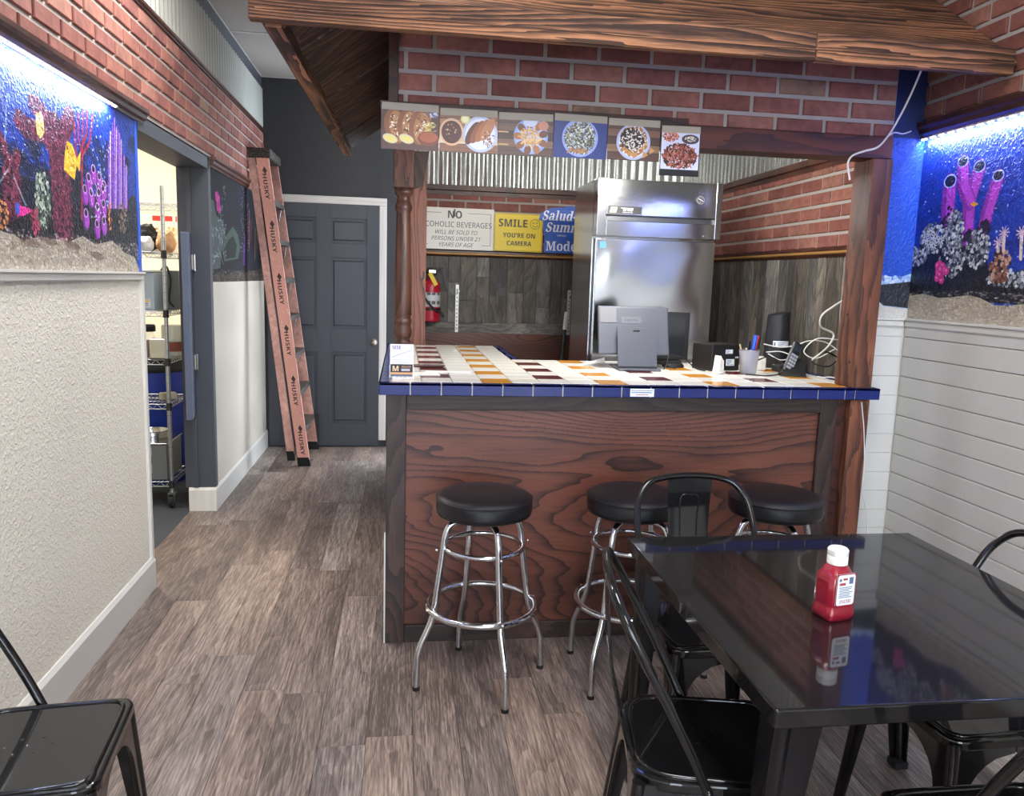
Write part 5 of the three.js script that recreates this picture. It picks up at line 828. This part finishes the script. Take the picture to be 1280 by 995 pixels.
[[.304, -2.79, .26, 'black vinyl chrome stool standing alone at the left of the bar front'], [.87, -2.79, .785, 'black vinyl chrome stool behind the metal chair hoop'], [1.42, -2.755, .1, 'black vinyl chrome stool closest to the timber column']].forEach(([x, z, a, l], i) => {
  const o = i ? stool0.clone() : stool0; if (i) { o.name = numbered('bar_stool'); scene.add(o); o.userData = { ...stool0.userData }; }
  o.userData.label = l; o.position.set(x, 0, z); o.rotation.set(0, a, 0);
});
// ------------------------------------------------------------------ table
{
  const t = thing('dining_table', 'glossy black metal dining table in front of the bar', 'table', [1.147, 0, -1.745]);
  const A = .466, B = .49;
  mesh('tabletop', box(-A, A, .7, .74, -B, B, .005), M.table, t);
  for (const sx of [-1, 1]) for (const sz of [-1, 1]) {
    const L = [.7, .35, .02].map((y) => { const f = 1 - y / .7, cx = sx * (A - .03 + .02 * f), cz = sz * (B - .03 - .06 * f), w = .085 - .05 * f, th = .006; return { y, cx, cz, w, th }; });
    const pan = (ax) => stack(L.map(({ y, cx, cz, w, th }) => ax ? [[cx, y, cz], [cx - sx * w, y, cz], [cx - sx * w, y, cz - sz * th], [cx, y, cz - sz * th]] : [[cx, y, cz], [cx, y, cz - sz * w], [cx - sx * th, y, cz - sz * w], [cx - sx * th, y, cz]]));
    const l = mesh('leg', merge([pan(1), pan(0), rod([L[0].cx - sx * .008, .7, L[0].cz - sz * .008], [L[2].cx - sx * .008, .02, L[2].cz - sz * .008], .016, .016, 14)]), M.gloss, t);
    l.material = STD({ color: 0x0c0c10, roughness: .25, side: THREE.DoubleSide });
    mesh('foot', box(L[2].cx - sx * .04, L[2].cx + sx * .004, 0, .022, L[2].cz - sz * .04, L[2].cz + sz * .004), M.rubber, l);
  }
}
{ // ketchup
  const t = thing('ketchup_bottle', 'red ketchup bottle with a white flip cap on the black table', 'bottle', [1.013, .74, -1.645], .22);
  const sec = [[0, .035], [.004, .039], [.018, .0395], [.03, .0368], [.036, .036], [.04, .037], [.075, .037], [.1, .036], [.112, .033], [.122, .027], [.13, .021]];
  mesh('body', smooth(stack(sec.map(([y, r]) => superEllipse(r, r * .9, y, y > .11 ? 2.6 : 5, 40))), .9), PHY({ color: 0x8c1026, roughness: .3, clearcoat: 1, clearcoatRoughness: .05 }), t);
  mesh('cap', smooth(stack([superEllipse(.021, .021, .128, 2, 32), superEllipse(.0235, .0235, .13, 2, 32), superEllipse(.0235, .0235, .148, 2, 32), superEllipse(.0225, .0225, .15, 2, 32), superEllipse(.0235, .0235, .152, 2, 32), superEllipse(.0235, .0235, .163, 2, 32), superEllipse(.02, .02, .167, 2, 32)]), .6), STD({ color: 0xe9e9e6, roughness: .4 }), t);
  const lt = canvas(192, 256, (x, w, h) => { x.fillStyle = '#8c1026'; x.fillRect(0, 0, w, h); x.fillStyle = '#e6ecf2'; x.beginPath(); x.moveTo(30, 8); x.lineTo(162, 8); x.quadraticCurveTo(184, 8, 184, 40); x.lineTo(184, 220); x.quadraticCurveTo(184, 248, 160, 248); x.lineTo(32, 248); x.quadraticCurveTo(8, 248, 8, 220); x.lineTo(8, 40); x.quadraticCurveTo(8, 8, 30, 8); x.fill(); x.fillStyle = '#58698c'; x.fillRect(124, 30, 40, 52); x.fillRect(26, 36, 22, 22); x.fillStyle = '#a83a44'; x.fillRect(62, 34, 44, 16); x.fillRect(30, 70, 60, 20); x.fillStyle = '#6a7488'; for (let i = 0; i < 7; i++) x.fillRect(28 + (i % 2) * 6, 104 + i * 13, 130 - (i % 3) * 14, 6); x.save(); x.translate(96, 218); x.rotate(Math.PI); x.fillStyle = '#9c2434'; x.font = 'bold 34px serif'; x.textAlign = 'center'; x.fillText('HEINZ', 0, 12); x.restore(); });
  mesh('label', new THREE.BoxGeometry(.056, .078, .0012), STD({ map: lt, roughness: .35 }), t).position.set(0, .076, .0337);
  const sg = canvas(128, 40, (x) => { x.fillStyle = '#8c1026'; x.fillRect(0, 0, 128, 40); x.fillStyle = '#2c0810'; x.font = 'bold 22px monospace'; x.fillText('D9 0514', 8, 28); });
  const c = mesh('date_code', new THREE.BoxGeometry(.03, .01, .0006), STD({ map: sg, roughness: .3 }), t); c.position.set(-.0371, .088, .0); c.rotation.y = -Math.PI / 2;
}
// ------------------------------------------------------------------ metal chairs (front toward +z)
const chair0 = (() => {
  const t = thing('metal_chair', '', 'chair', [0, 0, 0], 0, 'black metal chairs');
  const H = .45, s0 = new THREE.Shape(), q = .178, c = .04, e = .1;
  s0.moveTo(-q + c, -q); s0.lineTo(q - c, -q); s0.quadraticCurveTo(q, -q, q, -q + c); s0.lineTo(q, q - e); s0.quadraticCurveTo(q, q, q - e, q); s0.lineTo(-q + e, q); s0.quadraticCurveTo(-q, q, -q, q - e); s0.lineTo(-q, -q + c); s0.quadraticCurveTo(-q, -q, -q + c, -q);
  for (const [a, b] of [[0, 0], [-.03, .02], [.03, .02], [-.03, -.024], [.03, -.024], [0, .045], [0, -.05]]) { const h = new THREE.Path(); h.absellipse(a, b, .005, .0035, 0, 6.2832, true); s0.holes.push(h); }
  const g = new THREE.ExtrudeGeometry(s0, { depth: .016, bevelEnabled: true, bevelSize: .008, bevelThickness: .007, bevelSegments: 3, curveSegments: 8 }); g.rotateX(-Math.PI / 2).translate(0, H - .026, 0);
  mesh('seat', g, M.gloss, t);
  const rimPts = []; for (const p of new THREE.Shape(s0.getPoints(8)).getPoints(8)) rimPts.push(V(p.x * .93, H - .003, -p.y * .93));
  mesh('seat_rim', new THREE.TubeGeometry(new THREE.CatmullRomCurve3(rimPts.filter((_, i) => i % 2 === 0), true), 80, .006, 6, true), M.gloss, t);
  for (const sx of [-1, 1]) for (const sz of [-1, 1]) {
    const ys = [.43, .405, .4, .39, .375, .355, .335, .315, .3, .2, .1, .02], top = .176, bot = sz > 0 ? .205 : .225, botx = .215;
    const rows = ys.map((y) => { const f = 1 - y / .43, lw = .06 - .028 * f, k = clamp((y - .3) / .1), w = y > .402 ? top : lw + (top - lw) * (1 - Math.sqrt(1 - k * k)); return { y, cx: sx * (top + (botx - top) * f), cz: sz * (top + (bot - top) * f), w: Math.min(w, top) }; });
    const th = .005, pan = (ax) => stack(rows.map(({ y, cx, cz, w }) => ax ? [[cx, y, cz], [cx - sx * w, y, cz], [cx - sx * w, y, cz - sz * th], [cx, y, cz - sz * th]] : [[cx, y, cz], [cx, y, cz - sz * w], [cx - sx * th, y, cz - sz * w], [cx - sx * th, y, cz]]));
    const A = rows[0], Z = rows[rows.length - 1];
    const l = mesh('leg', merge([pan(1), pan(0), rod([A.cx - sx * .01, A.y, A.cz - sz * .01], [Z.cx - sx * .008, Z.y, Z.cz - sz * .008], .016, .013, 12)]), PHY({ color: 0x0b0b0e, roughness: .5, specularIntensity: .25, clearcoat: 1, clearcoatRoughness: .06, side: THREE.DoubleSide }), t);
    mesh('foot', rod([Z.cx - sx * .01, 0, Z.cz - sz * .01], [Z.cx - sx * .01, .03, Z.cz - sz * .01], .017, .015, 12), M.rubber, l);
  }
  const hp = [[.186, .425, -.02], [.194, .5, -.055], [.2, .62, -.115], [.2, .72, -.17], [.188, .79, -.208], [.15, .838, -.234], [.09, .856, -.244]];
  const pts = [...hp.map((p) => V(-p[0], p[1], p[2])), V(0, .862, -.247), ...hp.slice().reverse().map((p) => V(...p))];
  const hoop = mesh('back_hoop', tube(pts, .011, 90, 10), M.gloss, t);
  for (const s of [-1, 1]) mesh('bolt', new THREE.SphereGeometry(.008, 8, 6).translate(s * .195, .432, -.022), M.gloss, hoop);
  const sp = []; for (let k = 0; k <= 10; k++) { const f = k / 10, y = .425 + (.855 - .425) * f, z = -.176 - .065 * f - .02 * Math.sin(f * 3.14), w = .06 + .018 * f; sp.push([[-w, y, z], [w, y, z], [w, y, z - .004], [-w, y, z - .004]].reverse()); }
  const splat = mesh('back_splat', smooth(stack(sp), .5), M.gloss, t);
  const zz = (y) => { const f = (y - .425) / .43; return -.176 - .065 * f - .02 * Math.sin(f * 3.14) + .001; };
  mesh('embossed_rib', tube([[-.026, .5], [-.028, .6], [-.03, .7], [-.031, .785], [-.025, .796], [0, .797], [.025, .796], [.031, .785], [.03, .7], [.028, .6], [.026, .5]].map(([x, y]) => V(x, y, zz(y))), .003, 50, 6), M.gloss, splat);
  return t;
})();
[[.715, -1.645, Math.PI / 2 - .2, 'black metal chair tucked under the table with its hoop toward the open floor'], [.975, -2.26, .0, 'black metal chair between the table and the bar stools'], [1.48, -1.76, -Math.PI / 2 + .05, 'black metal chair between the table and the shiplap wall'], [1.19, -1.235, Math.PI, 'black metal chair at the end of the table opposite the bar'], [-.815, -1.74, Math.PI / 2 + .1, 'black metal chair standing alone against the cream textured wall']].forEach(([x, z, a, l], i) => {
  const o = i ? chair0.clone() : chair0; if (i) { o.name = numbered('metal_chair'); scene.add(o); o.userData = { ...chair0.userData }; }
  o.userData.label = l; o.position.set(x, 0, z); o.rotation.set(0, a, 0);
});

scene.traverse((o) => { if (o.isMesh) { o.castShadow = true; o.receiveShadow = true; } if (o.isLight) o.castShadow = true; });
renderer.render(scene, camera);
